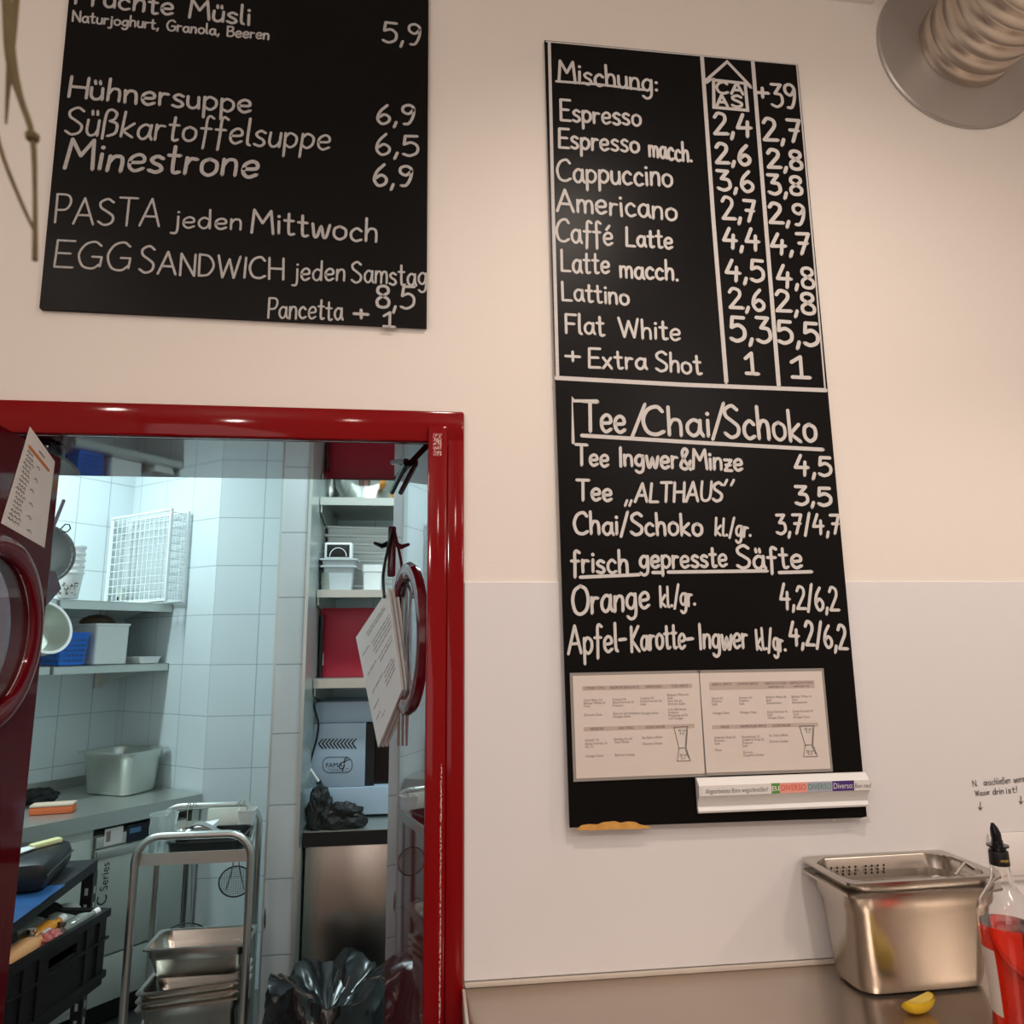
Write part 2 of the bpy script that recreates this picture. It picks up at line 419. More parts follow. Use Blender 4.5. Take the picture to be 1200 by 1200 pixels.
def ribbon(mb, pts, wd, nrm, lift):
    """a flat chalk stroke with round ends lying on a surface of normal nrm"""
    LAY[0] = (LAY[0]+1) % 11; lift = lift+LAY[0]*.00005
    P = []
    for p in pts:
        if not P or (p-P[-1]).length > wd*.08: P.append(p)
    if len(P) < 2: return
    N = len(P); L, R_ = [], []; off = nrm*lift
    for i, p in enumerate(P):
        a = (P[i]-P[i-1]).normalized() if i else (P[1]-P[0]).normalized()
        b = (P[i+1]-P[i]).normalized() if i < N-1 else a
        t = a+b
        if t.length < .2: t = b.copy()
        t.normalize(); s_ = nrm.cross(t); k = min(1.5, 1/max(.3, math.sqrt(max(0, (1+a.dot(b))/2)))) if 0 < i < N-1 else 1
        L.append(p+s_*wd/2*k+off); R_.append(p-s_*wd/2*k+off)
    bm = mb.bm; mb.flat = True; vl = [bm.verts.new(p) for p in L]; vr = [bm.verts.new(p) for p in R_]
    for i in range(N-1): bm.faces.new((vl[i], vr[i], vr[i+1], vl[i+1]))
    for i, sg, A, B in ((0, -1, vr[0], vl[0]), (N-1, 1, vl[-1], vr[-1])):
        t = (P[1]-P[0] if i == 0 else P[-1]-P[-2]).normalized(); s_ = nrm.cross(t)
        fan = [bm.verts.new(P[i]+off+(s_*math.cos(a)+t*sg*math.sin(a))*wd/2) for a in (math.pi*.25, math.pi*.5, math.pi*.75)]
        if i == 0: bm.faces.new([B]+fan+[A])
        else: bm.faces.new(([B]+fan[::-1]+[A])[::-1] if False else [A]+fan[::-1]+[B])
def dot(mb, c, r, nrm, lift):
    u = nrm.orthogonal().normalized(); v = nrm.cross(u)
    mb.face([c+nrm*lift+(u*math.cos(a)+v*math.sin(a))*r for a in [k*math.pi/4 for k in range(8)]])
def scribe(mb, pl, nrm, s, a, b, cap, wd, slant=0.0, jit=1.0, lift=.0006, up=Vector((0, 0, 1))):
    """write s on the surface: baseline from a to b, capital height cap, pen width wd (photo frame units)"""
    p0, p1 = pl(*a), pl(*b); sc = (pl(a[0], a[1]-10)-p0).length/10
    nat = sum((G[c][0] if c != ' ' else 34)+14 for c in s)-14
    X = (p1-p0)/nat; Y = (up-nrm*up.dot(nrm)).normalized()*(cap*sc/100); x = 0; W = wd*sc
    for c in s:
        if c == ' ': x += 48; continue
        gw, S = G[c]; dy = RNG.uniform(-3, 3)*jit; ys = 1+RNG.uniform(-.05, .05)*jit; tl = slant+RNG.uniform(-.05, .05)*jit
        for k, pp in S:
            q = [p0+X*(x+px_+py_*tl*.6)+Y*(py_*ys+dy) for px_, py_ in pp]
            if k == 'c': q = catmull(q)
            if k == 'o': dot(mb, q[0], W*.62, nrm, lift)
            elif k == 'l':
                for qa, qb in zip(q, q[1:]): ribbon(mb, [qa, qb], W, nrm, lift)
            else: ribbon(mb, q, W*RNG.uniform(.92, 1.08), nrm, lift)
        x += gw+14
def pline(mb, pl, nrm, pts, wd, lift=.0006):
    sc = (pl(pts[0][0], pts[0][1]-10)-pl(*pts[0])).length/10
    ribbon(mb, [pl(*p) for p in pts], wd*sc, nrm, lift)

# ================================================================== STRUCTURE
WY, WT = 1.55, .37                     # front face of the wall, wall thickness
CEIL = 3.45
DX0, DX1, DZ = -1.02, .042, 2.030       # clear door opening
b = MB()
for A, B in (((-2.3, WY, 0), (DX0-.03, WY+WT, CEIL)), ((DX0-.03, WY, DZ+.03), (DX1+.03, WY+WT, CEIL)), ((DX1+.03, WY, 0), (2.6, WY+WT, CEIL))): b.mm(A, B)
struct('wall_front', b, 'wall')
struct('floor', MB().mm((-2.3, -2.6, -.08), (2.6, WY+WT, 0)), 'floor')
struct('ceiling', MB().mm((-2.3, -2.6, CEIL), (2.6, WY, CEIL+.08)), 'ceil')
struct('wall_left', MB().mm((-2.38, -2.6, 0), (-2.3, WY+WT, CEIL)), 'room')
struct('wall_right', MB().mm((2.6, -2.6, 0), (2.68, WY+WT, CEIL)), 'room')
struct('wall_back', MB().mm((-2.3, -2.68, 0), (2.6, -2.6, CEIL)), 'room')
struct('trim_1', MB().mm((.85, WY-.012, 3.272), (1.17, WY, 3.31)), 'ceil')                      # narrow ledge high on the wall
pz = ony(600, 682, WY).z
struct('trim_2', MB().mm((.081, WY-.004, .952), (2.6, WY, pz), bevel=.001), 'panel')           # splash panel

# red door casing, lining and hinge post
b = MB()
b.mm((DX0-.12, WY-.014, 0), (DX0, WY+.01, 2.10), bevel=.004)
b.mm((DX0-.118, WY-.0145, DZ), (.0795, WY+.01, 2.1005), bevel=.005)
b.mm((DX1, WY-.014, 0), (.0795, WY+.01, 2.099), bevel=.004)
fr = struct('trim_3', b, 'red', smooth=30)
b = MB()
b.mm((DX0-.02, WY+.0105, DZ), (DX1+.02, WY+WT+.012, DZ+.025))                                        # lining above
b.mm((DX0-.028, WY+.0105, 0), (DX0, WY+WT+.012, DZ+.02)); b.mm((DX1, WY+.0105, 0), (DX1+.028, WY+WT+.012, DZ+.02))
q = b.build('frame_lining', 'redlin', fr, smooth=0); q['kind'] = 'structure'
post = MB().mm((.0015, WY-.026, 0), (.0425, WY+.004, 2.063), bevel=.004).build('hinge_post', 'red', fr); post['kind'] = 'structure'
q = MB().mm((.0325, WY-.0268, .70), (.0355, WY-.0255, 1.36)).build('worn_edge', 'wear', fr); q['kind'] = 'structure'; q['label'] = 'line of chipped white paint specks on the red door frame'
q = MB().mm((.012, WY-.0268, 1.995), (.030, WY-.0255, 2.045)).build('scuff_mark', 'scuff', fr); q['kind'] = 'structure'; q['label'] = 'white scuffed patch on the red door frame'

# door leaves with round windows
def leaf(name, hinge, az, Ln, side, zc_ring, k=1.0, cu=None, z1=2.020, m='redleaf'):
    """hinge: plan point of the visible face at the frame; az: heading of the face away from the viewer; side: +1 if the visible face looks to +x"""
    d = Vector((math.sin(az), math.cos(az), 0)); n = Vector((d.y, -d.x, 0))*side
    H = Vector((hinge[0], hinge[1], 0)); z0, T = .012, .038
    cu, cz, r = cu or Ln*.5, zc_ring, .168*k
    def P(u, z, k): return H+d*u+Vector((0, 0, z))-n*k
    angs = sorted([2*math.pi*k/48 for k in range(48)]+[math.atan2(z-cz, u-cu) % (2*math.pi) for u in (0, Ln) for z in (z0, z1)])
    inner, outer = [], []
    for a in angs:
        c, s_ = math.cos(a), math.sin(a)
        t = min([v for v in (((Ln-cu)/c if c > 1e-9 else 1e9), (-cu/c if c < -1e-9 else 1e9), ((z1-cz)/s_ if s_ > 1e-9 else 1e9), ((z0-cz)/s_ if s_ < -1e-9 else 1e9))])
        inner.append((cu+r*c, cz+r*s_)); outer.append((cu+t*c, cz+t*s_))
    b = MB()
    b.loops([[P(*q, 0) for q in inner], [P(*q, 0) for q in outer], [P(*q, T) for q in outer], [P(*q, T) for q in inner], [P(*q, 0) for q in inner]], 0, 0)
    bmesh.ops.remove_doubles(b.bm, verts=b.bm.verts, dist=1e-5)
    lf = struct(name, b, m)
    X4 = Matrix((d.to_4d(), Vector((0, 0, 1, 0)), n.to_4d(), (0, 0, 0, 1))).transposed(); X4[3][3] = 1
    X4 = Matrix.Translation(H+d*cu+Vector((0, 0, cz))) @ X4.to_3x3().to_4x4()
    rg = MB().lathe([(a*k, h) for a, h in ((.160, 0), (.160, .006), (.168, .011), (.186, .013), (.200, .010), (.206, 0), (.160, 0))], n=64, M4=X4).build('porthole_ring', 'redring', lf); rg['kind'] = 'structure'
    gl = MB().lathe([(.0001, -.006), (.164*k, -.006), (.164*k, -.002), (.0001, -.002)], n=48, M4=X4).build('porthole_glass', 'glassdoor', lf); gl['kind'] = 'structure'
    return lf, H, d, n
pf = ony(50, 745, 1.531); pn_ = (-.729, 1.18); dl = Vector((pf.x-pn_[0], 1.531-pn_[1], 0)).normalized()
LL = .62; hn = pf-dl*LL                                       # near (free) edge, outside the frame
ztl = ony(66, 537, 1.53).z; crg = ony(10, 742, 1.345)
door_l, HL, DL, NL = leaf('door_1', (hn.x, hn.y), math.atan2(dl.x, dl.y), LL, 1, crg.z, .83, (Vector((crg.x, crg.y, 0))-Vector((hn.x, hn.y, 0))).dot(dl), min(ztl, 2.022), 'redleafshade')
fr_ = ony(457.5, 800, 1.925); dr = Vector((fr_.x-.001, 1.925-1.56, 0))
door_r, HR, DR, NR = leaf('door_2', (.001, 1.56), math.atan2(dr.x, dr.y), dr.length, -1, 1.612, .86, .186)
def onleafL(x, y, k=0): return on(x, y, HL+NL*k, NL)
# closer box at the top of the left leaf, closer arm on the right one
cl_ = ony(56, 520, WY+.08); q = MB().mm((cl_.x-.05, WY+.03, DZ-.036), (cl_.x+.03, WY+.10, DZ-.001), bevel=.006)
q = q.build('door_closer', 'blackgloss', fr); q['kind'] = 'structure'
q = MB().tube([HR+DR*.34+Vector((-.012, 0, 1.99)), HR+DR*.17+Vector((-.012, 0, 2.027))], .007, 8).build('closer_arm', 'blackgloss', door_r); q['kind'] = 'structure'

# ================================================================== CHALKBOARDS
def board(name, label, corners, lean, thick, gap):
    """corners on the wall (photo frame): tl, tr, br, bl; lean = how far the foot stands off the wall"""
    zt, zb = ony(*corners[0], WY).z, ony(*corners[3], WY).z
    t0, b0 = WY-gap-thick, WY-gap-thick-lean
    p0 = Vector((0, t0, zt)); v = Vector((0, b0-t0, zb-zt)).normalized(); n = Vector((1, 0, 0)).cross(v).normalized()
    if n.y > 0: n = -n
    pl = lambda x, y: on(x, y, p0, n)
    q = [pl(*c) for c in corners]
    root = thing(name, label, 'menu board', (q[3]+q[2])/2)
    return root, pl, n, q
lb, plL, nL, qL = board('menu_board', 'square black chalkboard with soup and sandwich menu, hung above the red door', [(80.5, 0), (502, 27), (500, 383), (46, 361)], 0, .012, .001)
top = ony(90, -62, WY-.013); qL[0] = qL[0]+(qL[0]-qL[3])*.10; qL[1] = qL[1]+(qL[1]-qL[2])*.10
MB().slab(qL, -nL*.0125).build('panel', 'board', lb, world=True, smooth=0)
rb, plR, nR, qR = board('menu_board', 'tall black chalkboard listing coffee, tea and juice prices above the steel counter', [(638, 47), (935, 75), (1016, 958), (667.5, 970)], .018, .004, .003)
MB().slab(qR, -nR*.004).build('panel', 'board', rb, world=True, smooth=0)
UPR = (qR[0]-qR[3]).normalized()
def line(root, pl, n, items, wd, m, name='menu_line', slant=0):
    b = MB()
    for it in items:
        s, a, c, cap = it[:4]; scribe(b, pl, n, s, a, c, cap, it[4] if len(it) > 4 else wd, it[5] if len(it) > 5 else slant)
    return b.build(name, m, root, world=True, smooth=0)
LWD = 3.0
for it in [
    [('Früchte Müsli', (88, 4), (293, 30), 22)],
    [('Naturjoghurt, Granola, Beeren', (85, 25), (315, 47), 12, 2.0)],
    [('5,9', (448, 49), (492, 54), 23)],
    [('Hühnersuppe', (80, 114), (294, 133), 25, 3.2)],
    [('Süßkartoffelsuppe', (76, 157), (386, 176), 31, 2.9, .12)],
    [('Minestrone', (76, 197), (301, 208), 33, 4.0, .12)],
    [('6,9', (441, 145), (485, 146), 22, 3.2)], [('6,5', (440, 182), (490, 183), 24, 3.2)], [('6,9', (437, 217), (482, 219), 24, 3.2)],
    [('PASTA', (64, 261), (187, 266), 32, 2.4), ('jeden', (204, 267), (283, 270), 22, 2.5), ('Mittwoch', (295, 272), (442, 284), 26, 3.0)],
    [('EGG', (63, 313), (152, 317), 32, 2.4), ('S', (163, 320), (180, 321), 31, 2.6), ('ANDWICH', (185, 321), (332, 328), 25, 2.6),
     ('jeden', (345, 328), (404, 329), 23, 2.4), ('Samstag', (412, 331), (500, 335), 25, 2.4)],
    [('8,5', (441, 361), (485, 362), 26, 3.2)],
    [('Pancetta', (314, 373), (401, 375), 24, 2.4), ('+', (415, 377), (432, 378), 18, 3.4), ('1', (448, 382), (462, 383), 17, 3.0)],
]: line(lb, plL, nL, it, LWD, 'chalkgrey')
RWD = 3.1
for it in [
    [('Mischung:', (655, 95), (771, 108), 24, 3.0)],
    [('Espresso', (657, 141), (751, 148), 23, 3.0)],
    [('Espresso', (655, 173), (749, 179), 23, 3.0), ('macch.', (761, 184), (811, 190), 23, 3.0)],
    [('Cappuccino', (653, 212), (788, 219), 26)], [('Americano', (653, 247), (793, 258), 26)],
    [('Caffé', (652, 283), (718, 287), 26), ('Latte', (734, 288), (788, 292), 21)],
    [('Latte', (658, 318), (714, 321), 25, 3.0), ('macch.', (727, 325), (795, 329), 22)],
    [('Lattino', (659, 352), (737, 357), 22, 3.0)],
    [('Flat', (663, 390), (708, 393), 23), ('White', (726, 395), (797, 399), 22)],
    [('+', (663, 427), (680, 428), 20), ('Extra', (690, 431), (757, 433), 22), ('Shot', (769, 435), (822, 438), 23)],
    [('+', (887, 119), (901, 120), 20, 3.6), ('39', (904, 125), (933, 127), 27, 3.4)],
    [('2,4', (837, 158), (881, 160), 25, 4)], [('2,7', (895, 164), (939, 167), 25, 4)],
    [('2,6', (839, 191), (879, 193), 22, 4)], [('2,8', (900, 197), (940, 199), 21, 4)],
    [('3,6', (841, 222), (883, 225), 23, 4)], [('3,8', (901, 227), (940, 229), 22, 4)],
    [('2,7', (847, 257), (886, 260), 25, 4)], [('2,9', (902, 261), (943, 264), 24, 4)],
    [('4,4', (848, 290), (890, 293), 23, 4)], [('4,7', (904, 297), (949, 298), 23, 4)],
    [('4,5', (851, 327), (895, 331), 24, 4)], [('4,8', (911, 335), (954, 338), 24, 4)],
    [('2,6', (855, 361), (896, 364), 23, 4)], [('2,8', (910, 365), (955, 368), 24, 4)],
    [('5,3', (856, 399), (903, 402), 28, 4.3)], [('5,5', (912, 402), (959, 405), 26, 4.3)],
    [('1', (873, 438), (888, 439), 24, 4.2)], [('1', (926, 442), (948, 443), 24, 4.2)],
    [('Tee', (683, 505), (733, 508), 34, 4.2), ('/', (740, 509), (757, 510), 36, 4), ('Chai', (754, 508), (832, 511), 33, 4.2), ('/', (835, 511), (850, 512), 39, 4), ('Schoko', (850, 512), (957, 518), 36, 4.2)],
    [('Tee', (675, 545), (713, 547), 23, 3.6), ('Ingwer&Minze', (726, 546), (870, 552), 23, 3.6)], [('4,5', (932, 556), (974, 558), 22, 4)],
    [('Tee', (676, 586), (717, 587), 24, 3.6), ('„', (732, 589), (740, 589), 22, 3), ('ALTHAUS', (744, 588), (846, 587), 22, 3.4, .2), ('“', (850, 588), (861, 588), 22, 3)], [('3,5', (932, 591), (974, 592), 21, 4)],
    [('Chai/Schoko', (673, 625), (823, 628), 25, 3.6), ('kl./gr.', (838, 627), (880, 629), 21, 3, .2)], [('3,7/4,7', (910, 626), (985, 625), 22, 3.6)],
    [('frisch', (670, 670), (736, 671), 26, 3.6), ('gepresste', (750, 666), (852, 664), 24, 3.6), ('Säfte', (864, 666), (940, 666), 26, 3.6)],
    [('Orange', (671, 721), (761, 713), 32, 3.8), ('kl./gr.', (774, 712), (815, 709), 24, 3.2)], [('4,2/6,2', (915, 712), (983, 716), 27, 3.6)],
    [('Apfel', (666, 767), (724, 763), 32, 3.5), ('-', (726, 763), (734, 762), 40, 4), ('Karotte', (740, 763), (803, 759), 29, 3.5), ('-', (805, 762), (813, 761), 40, 4), ('Ingwer', (820, 760), (876, 759), 29, 3.5), ('kl./gr.', (887, 761), (921, 763), 24, 3.2), ('4,2/6,2', (926, 755), (993, 761), 27, 3.8)],
]: line(rb, plR, nR, it, RWD, 'chalk')
b = MB()
for pts, wd in [([(652, 95.5), (700, 99), (754, 105.5)], 2.8), ([(643.6, 50), (647, 200), (653.3, 443)], 3.2), ([(822.5, 67.6), (836, 260), (851, 448)], 4), ([(882, 73), (897, 260), (912.4, 452)], 4),
                ([(652, 443), (800, 451), (968, 457.5)], 5), ([(933.5, 77), (950, 260), (966.5, 455)], 1.6), ([(640, 49), (780, 62), (934, 76)], 1.6), ([(682, 510.5), (820, 519), (964, 527)], 4.6), ([(671.5, 519), (670.5, 467), (672, 470), (700, 470)], 3.6),
                ([(680, 676.5), (749, 673.5)], 4), ([(765, 671), (775, 671)], 4), ([(783, 670.5), (899, 669)], 4), ([(913, 671), (951, 670)], 4)]:
    pline(b, plR, nR, pts, wd, lift=.0008)
b.build('chalk_rule', 'chalk', rb, world=True, smooth=0)
# the little house drawn at the head of the first price column
b = MB()
for pts, wd in [([(826.5, 95), (852, 72.5), (879, 101)], 3.2), ([(836, 93), (836.5, 126), (876, 129.5), (873, 98), (836, 94)], 3.4), ([(828, 97), (833, 93)], 3), ([(874, 98), (880, 103)], 3)]: pline(b, plR, nR, pts, wd)
for s, a, c in (('C', (840, 109), (853, 110)), ('A', (857, 110), (871, 111)), ('A', (840, 124), (853, 125)), ('S', (858, 125), (870, 126))): scribe(b, plR, nR, s, a, c, 13, 3.2, jit=0)
b.build('house_emblem', 'chalk', rb, world=True, smooth=0)
# torn lower edge
b = MB(); tp = [(676, 971.2), (681, 967), (690, 965.5), (700, 966), (706, 963.5), (720, 962), (727, 964), (735, 962.5), (744, 963), (750, 966), (760, 968)]
low = [(676, 972.6), (690, 973), (710, 972), (730, 971.6), (750, 971), (763, 969.8)]
b.slab([plR(*p)+nR*.0007 for p in tp]+[plR(*p)+nR*.0007 for p in low[::-1]], nR*.0015)
q = b.build('torn_edge', 'wood', rb, world=True, smooth=0); q['label'] = 'torn ochre patch on the lower left edge'
b = MB().slab([plR(x, y)+nR*.0007 for x, y in ((1007, 960), (1012, 957.5), (1016, 957), (1015.5, 960))], nR*.001); b.slab([plR(x, y)+nR*.0007 for x, y in ((974, 961), (978, 959.5), (978.5, 961))], nR*.001)
b.build('worn_corner', 'paper', rb, world=True, smooth=0)

# ------------------------------------------------------------------ leaflets on the tall board
def leaflet(label, quad, heads, cols, jig):
    lift = .004
    P0 = [plR(*p)+nR*lift for p in quad]     # tl tr br bl
    root = thing('recipe_sheet', label, 'recipe sheet', (P0[3]+P0[2])/2, 0, None)
    def uv(u, v): return (P0[0]*(1-u)+P0[1]*u)*(1-v)+(P0[3]*(1-u)+P0[2]*u)*v
    ex = (P0[1]-P0[0]).normalized(); ey = (P0[0]-P0[3]).normalized(); sc = (P0[0]-P0[3]).length
    MB().slab([uv(-.022, -.03)-nR*.0005, uv(1.02, -.03)-nR*.0005, uv(1.02, 1.03)-nR*.0005, uv(-.022, 1.03)-nR*.0005], -nR*.0025).build('plastic_sleeve', 'sleeve', root, world=True, smooth=0)
    MB().slab(P0, nR*.0003).build('paper_sheet', 'paper', root, world=True, smooth=0)
    b = MB()
    for (u0, u1, v0, v1) in heads: b.slab([uv(u0, v0)+nR*.0004, uv(u1, v0)+nR*.0004, uv(u1, v1)+nR*.0004, uv(u0, v1)+nR*.0004], nR*.0002)
    b.build('heading_band', 'band', root, world=True, smooth=0)
    bh, bt = MB(), MB()
    for u, v, s, hd in cols:
        o = uv(u, v)+nR*.0008; X = (uv(u+.1, v)-uv(u, v)).normalized(); Y = (ey-X*ey.dot(X)).normalized()
        m4 = Matrix.Translation(o) @ Matrix((X, Y, nR)).transposed().to_4x4()
        (bh if hd else bt).text(s, sc*(.036 if hd else .035), m4, 'CENTER' if hd else 'LEFT', .86)
    bh.build('heading_text', 'ink', root, world=True, smooth=0); bt.build('recipe_text', 'inkgrey', root, world=True, smooth=0)
    b = MB(); u, v, w_, h = jig
    for pts in ([(0, 0), (1, 0), (.8, .62), (1.06, 1), (.1, 1), (.28, .62), (0, 0)], [(.28, .62), (.8, .62)], [(.9, .06), (.76, .58)], [(.74, .66), (.95, .93)]):
        ribbon(b, [uv(u+p[0]*w_, v+p[1]*h) for p in pts], .0012, nR, .0009)
    for s, dv in (('40 ml', .14), ('4 cl', .23), ('20 ml', .86), ('2 cl', .95)):
        o = uv(u+w_*.55, v+h*dv)+nR*.0009; m4 = Matrix.Translation(o) @ Matrix((ex, (ey-ex*ey.dot(ex)).normalized(), nR)).transposed().to_4x4(); b.text(s, sc*.034, m4, 'CENTER')
    b.build('jigger_drawing', 'ink', root, world=True, smooth=0)
    return root
leaflet('left cocktail recipe sheet in a clear sleeve on the tall chalkboard', [(670.7, 792), (818, 788.7), (825, 906), (675, 912)], [(.07, .94, .105, .15), (.07, .94, .508, .55)],
    [(.17, .137, 'CYNAR TONIC', 1), (.40, .137, 'NEGRONI SBAGLIATO', 1), (.63, .137, 'AMERICANO', 1), (.84, .137, 'YUZU SPRITZ', 1), (.17, .54, 'NEGRONI', 1), (.40, .54, 'GIN TONIC', 1), (.63, .54, 'SODAS BAUER', 1)] +
    [(.075, .255, 'Cynar Bitter 4cl', 0), (.075, .285, 'Belsazar White 2cl', 0), (.075, .315, 'Tonic', 0), (.075, .40, 'Zitronen Zeste', 0),
     (.30, .255, 'Campari 4cl', 0), (.30, .285, 'Antica Formula 4cl', 0), (.30, .315, 'Prosecco', 0), (.30, .395, 'Glas mit Zitronenzeste', 0), (.30, .425, 'Orangen Zeste', 0),
     (.52, .25, 'Campari 4cl', 0), (.52, .28, 'Antica Formula 4cl', 0), (.52, .31, 'Soda', 0), (.52, .40, 'Orangen Zeste', 0),
     (.735, .225, 'Belsazar White 4cl', 0), (.735, .255, 'Soda', 0), (.735, .285, 'Yuzu Saft 2cl', 0), (.735, .315, 'Zitronen Zeste', 0), (.735, .37, 'Yuzu Saft besser', 0), (.735, .40, 'Prosecco', 0), (.735, .43, 'Minzzweig auf Eis', 0), (.735, .46, 'und Orangen', 0),
     (.075, .645, 'Campari 3cl', 0), (.075, .68, 'Antica Formula 3cl', 0), (.075, .71, 'Gin 3cl', 0), (.075, .80, 'Orangen Zeste', 0),
     (.30, .645, 'Bombay Gin 4cl', 0), (.30, .675, 'Tonic Water', 0), (.30, .80, 'Zitronen Scheibe', 0), (.52, .64, 'Eis, Soda auffüllen', 0), (.52, .70, 'Zitronen Scheibe', 0)], (.775, .535, .11, .335))
leaflet('right cocktail recipe sheet in a clear sleeve on the tall chalkboard', [(819, 788.8), (961.6, 786.4), (972, 900.4), (827, 905.4)], [(.07, .93, .095, .175), (.07, .93, .53, .57)],
    [(.17, .13, 'APEROL SPRITZ', 1), (.38, .13, 'CAMPARI SPRITZ', 1), (.61, .13, 'VERMOUTH SODA', 1), (.61, .163, 'weiß oder rot', 1), (.82, .13, 'VERMOUTH TONIC', 1), (.82, .163, 'weiß oder rot', 1), (.17, .562, 'HUGO', 1), (.40, .562, 'PAMPELMUSE SPRITZ', 1), (.63, .562, 'SODAS BAUER', 1)] +
    [(.08, .27, 'Aperol 4cl', 0), (.08, .30, 'Prosecco', 0), (.08, .33, 'Soda', 0), (.08, .42, 'Orangen Zeste', 0), (.30, .27, 'Campari 4cl', 0), (.30, .30, 'Prosecco', 0), (.30, .33, 'Soda', 0), (.30, .42, 'Orangen Zeste', 0),
     (.52, .27, 'Belsazar White 4cl', 0), (.52, .30, 'Soda', 0), (.52, .33, 'Zitronenzeste', 0), (.52, .42, 'Antica Formula 4cl', 0), (.52, .45, 'Soda', 0), (.52, .48, 'Orangen Zeste', 0),
     (.73, .27, 'Belsazar White 4cl', 0), (.73, .30, 'Tonic', 0), (.73, .33, 'Zitronenzeste', 0), (.73, .42, 'Antica Formula 4cl', 0), (.73, .45, 'Tonic', 0), (.73, .48, 'Orangen Zeste', 0),
     (.08, .665, 'Holunder Sirup 2cl', 0), (.08, .695, 'Prosecco', 0), (.08, .725, 'Soda', 0), (.08, .79, 'Minze', 0), (.30, .665, 'Pampelmuse 2cl', 0), (.30, .695, 'Grapefruit Sirup 2cl', 0), (.30, .725, 'Prosecco', 0), (.30, .755, 'Soda', 0), (.30, .82, 'Zitronen', 0), (.30, .85, 'Grapefruit Scheibe', 0),
     (.52, .66, 'Eis, Soda auffüllen', 0), (.52, .72, 'Zitronen Scheibe', 0)], (.775, .562, .12, .31))

# ------------------------------------------------------------------ white ticket rail
k0 = .004
RQ = [plR(*p)+nR*k0 for p in ((813.7, 911), (1010.8, 904), (1014.4, 944), (816.4, 952))]
rl = thing('ticket_rail', 'white ticket rail with coloured label strips at the foot of the tall chalkboard', 'ticket rail', (RQ[3]+RQ[2])/2)
ex = (RQ[1]-RQ[0]).normalized(); ez = (RQ[0]-RQ[3]); hgt = ez.length; ez.normalize(); ln_ = (RQ[2]-RQ[3]).length
prof = [(0, 0), (.006, 0), (.008, .004), (.006, .009), (.004, .012), (.009, .35*hgt), (.018, .52*hgt), (.020, .80*hgt), (.014, .90*hgt), (.008, hgt), (0, hgt)]
b = MB(); A = [RQ[3]+nR*k+ez*h for k, h in prof]; b.loops([A, [p+ex*ln_ for p in A]]); b.build('rail_body', 'white', rl, world=True, smooth=30)
fa, fb = .53*hgt, .80*hgt
def fp(u, t): return RQ[3]+ex*(u*ln_)+nR*(.0183+.002*t)+ez*(fa+(fb-fa)*t)
for u0, u1, m, s, tm, sz, nm in ((.015, .415, 'paperwhite', 'Abgearbeitete Bons wegschmeißen!', 'ink', .62, 'paper strip'), (.415, .465, 'greenlab', 'BI', 'paperwhite', .7, 'green label'), (.465, .625, 'pink', 'DIVERSO', 'redprint', .78, 'salmon label with red lettering'),
                             (.625, .775, 'bluelab', 'DIVERSO', 'greenprint', .78, 'grey blue label with green lettering'), (.775, .905, 'violet', 'Diverso:', 'paperwhite', .78, 'violet label with white lettering'), (.905, 1.012, 'paperwhite', 'Bon neu!', 'ink', .62, 'white label')):
    ou = .0006 if m == 'paperwhite' else 0
    lab = MB().slab([fp(u0, 1.05)+nR*ou, fp(u1, 1.05)+nR*ou, fp(u1, -.05)+nR*ou, fp(u0, -.05)+nR*ou], nR*.0006).build('label_strip', m, rl, world=True, smooth=0); lab['label'] = nm
    t = MB(); yv = (fp(0, 1)-fp(0, 0)).normalized(); o = fp((u0+u1)/2, .22)+nR*(ou+.0009)
    t.text(s, (fb-fa)*sz*1.15, Matrix.Translation(o) @ Matrix((ex, yv, ex.cross(yv))).transposed().to_4x4(), 'CENTER')
    xs = [v.co.dot(ex) for v in t.bm.verts]; wd_ = max(xs)-min(xs); f_ = min(1.6, (u1-u0)*ln_*.9/wd_); cx_ = o.dot(ex)
    for v in t.bm.verts: v.co += ex*((v.co.dot(ex)-cx_)*(f_-1))
    t.build('label_lettering', tm, lab, world=True, smooth=0)

# ------------------------------------------------------------------ felt-pen note on the splash panel
pw = lambda x, y: ony(x, y, WY-.0042)
nt_ = thing('wall_note', 'handwritten black felt-pen note with arrows on the white splash panel above the socket', 'wall note', pw(1170, 945)); NW = Vector((0, -1, 0))
b = MB()
for s, a, c, cap, wd in (('N.', (1140, 921.5), (1146, 921), 7, .9), ('anschließen', (1153, 920.5), (1184, 917.5), 7.5, .75), ('wenn', (1188, 917), (1202, 915.5), 7.5, .8), ('Wasser', (1143, 932.5), (1160, 931), 6.5, .8), ('drin', (1163.5, 931), (1176, 930), 7, 1), ('ist!', (1179, 929.5), (1192, 928.5), 7, 1)):
    scribe(b, pw, NW, s, a, c, cap, wd)
b.build('note_writing', 'ink', nt_, world=True, smooth=0)
for x, y in ((1148.5, 940), (1196, 933)):
    b = MB(); pline(b, pw, NW, [(x, y), (x, y+9)], 1.1); pline(b, pw, NW, [(x-2, y+6), (x, y+9), (x+2, y+6)], 1.1); b.build('arrow', 'ink', nt_, world=True, smooth=0)

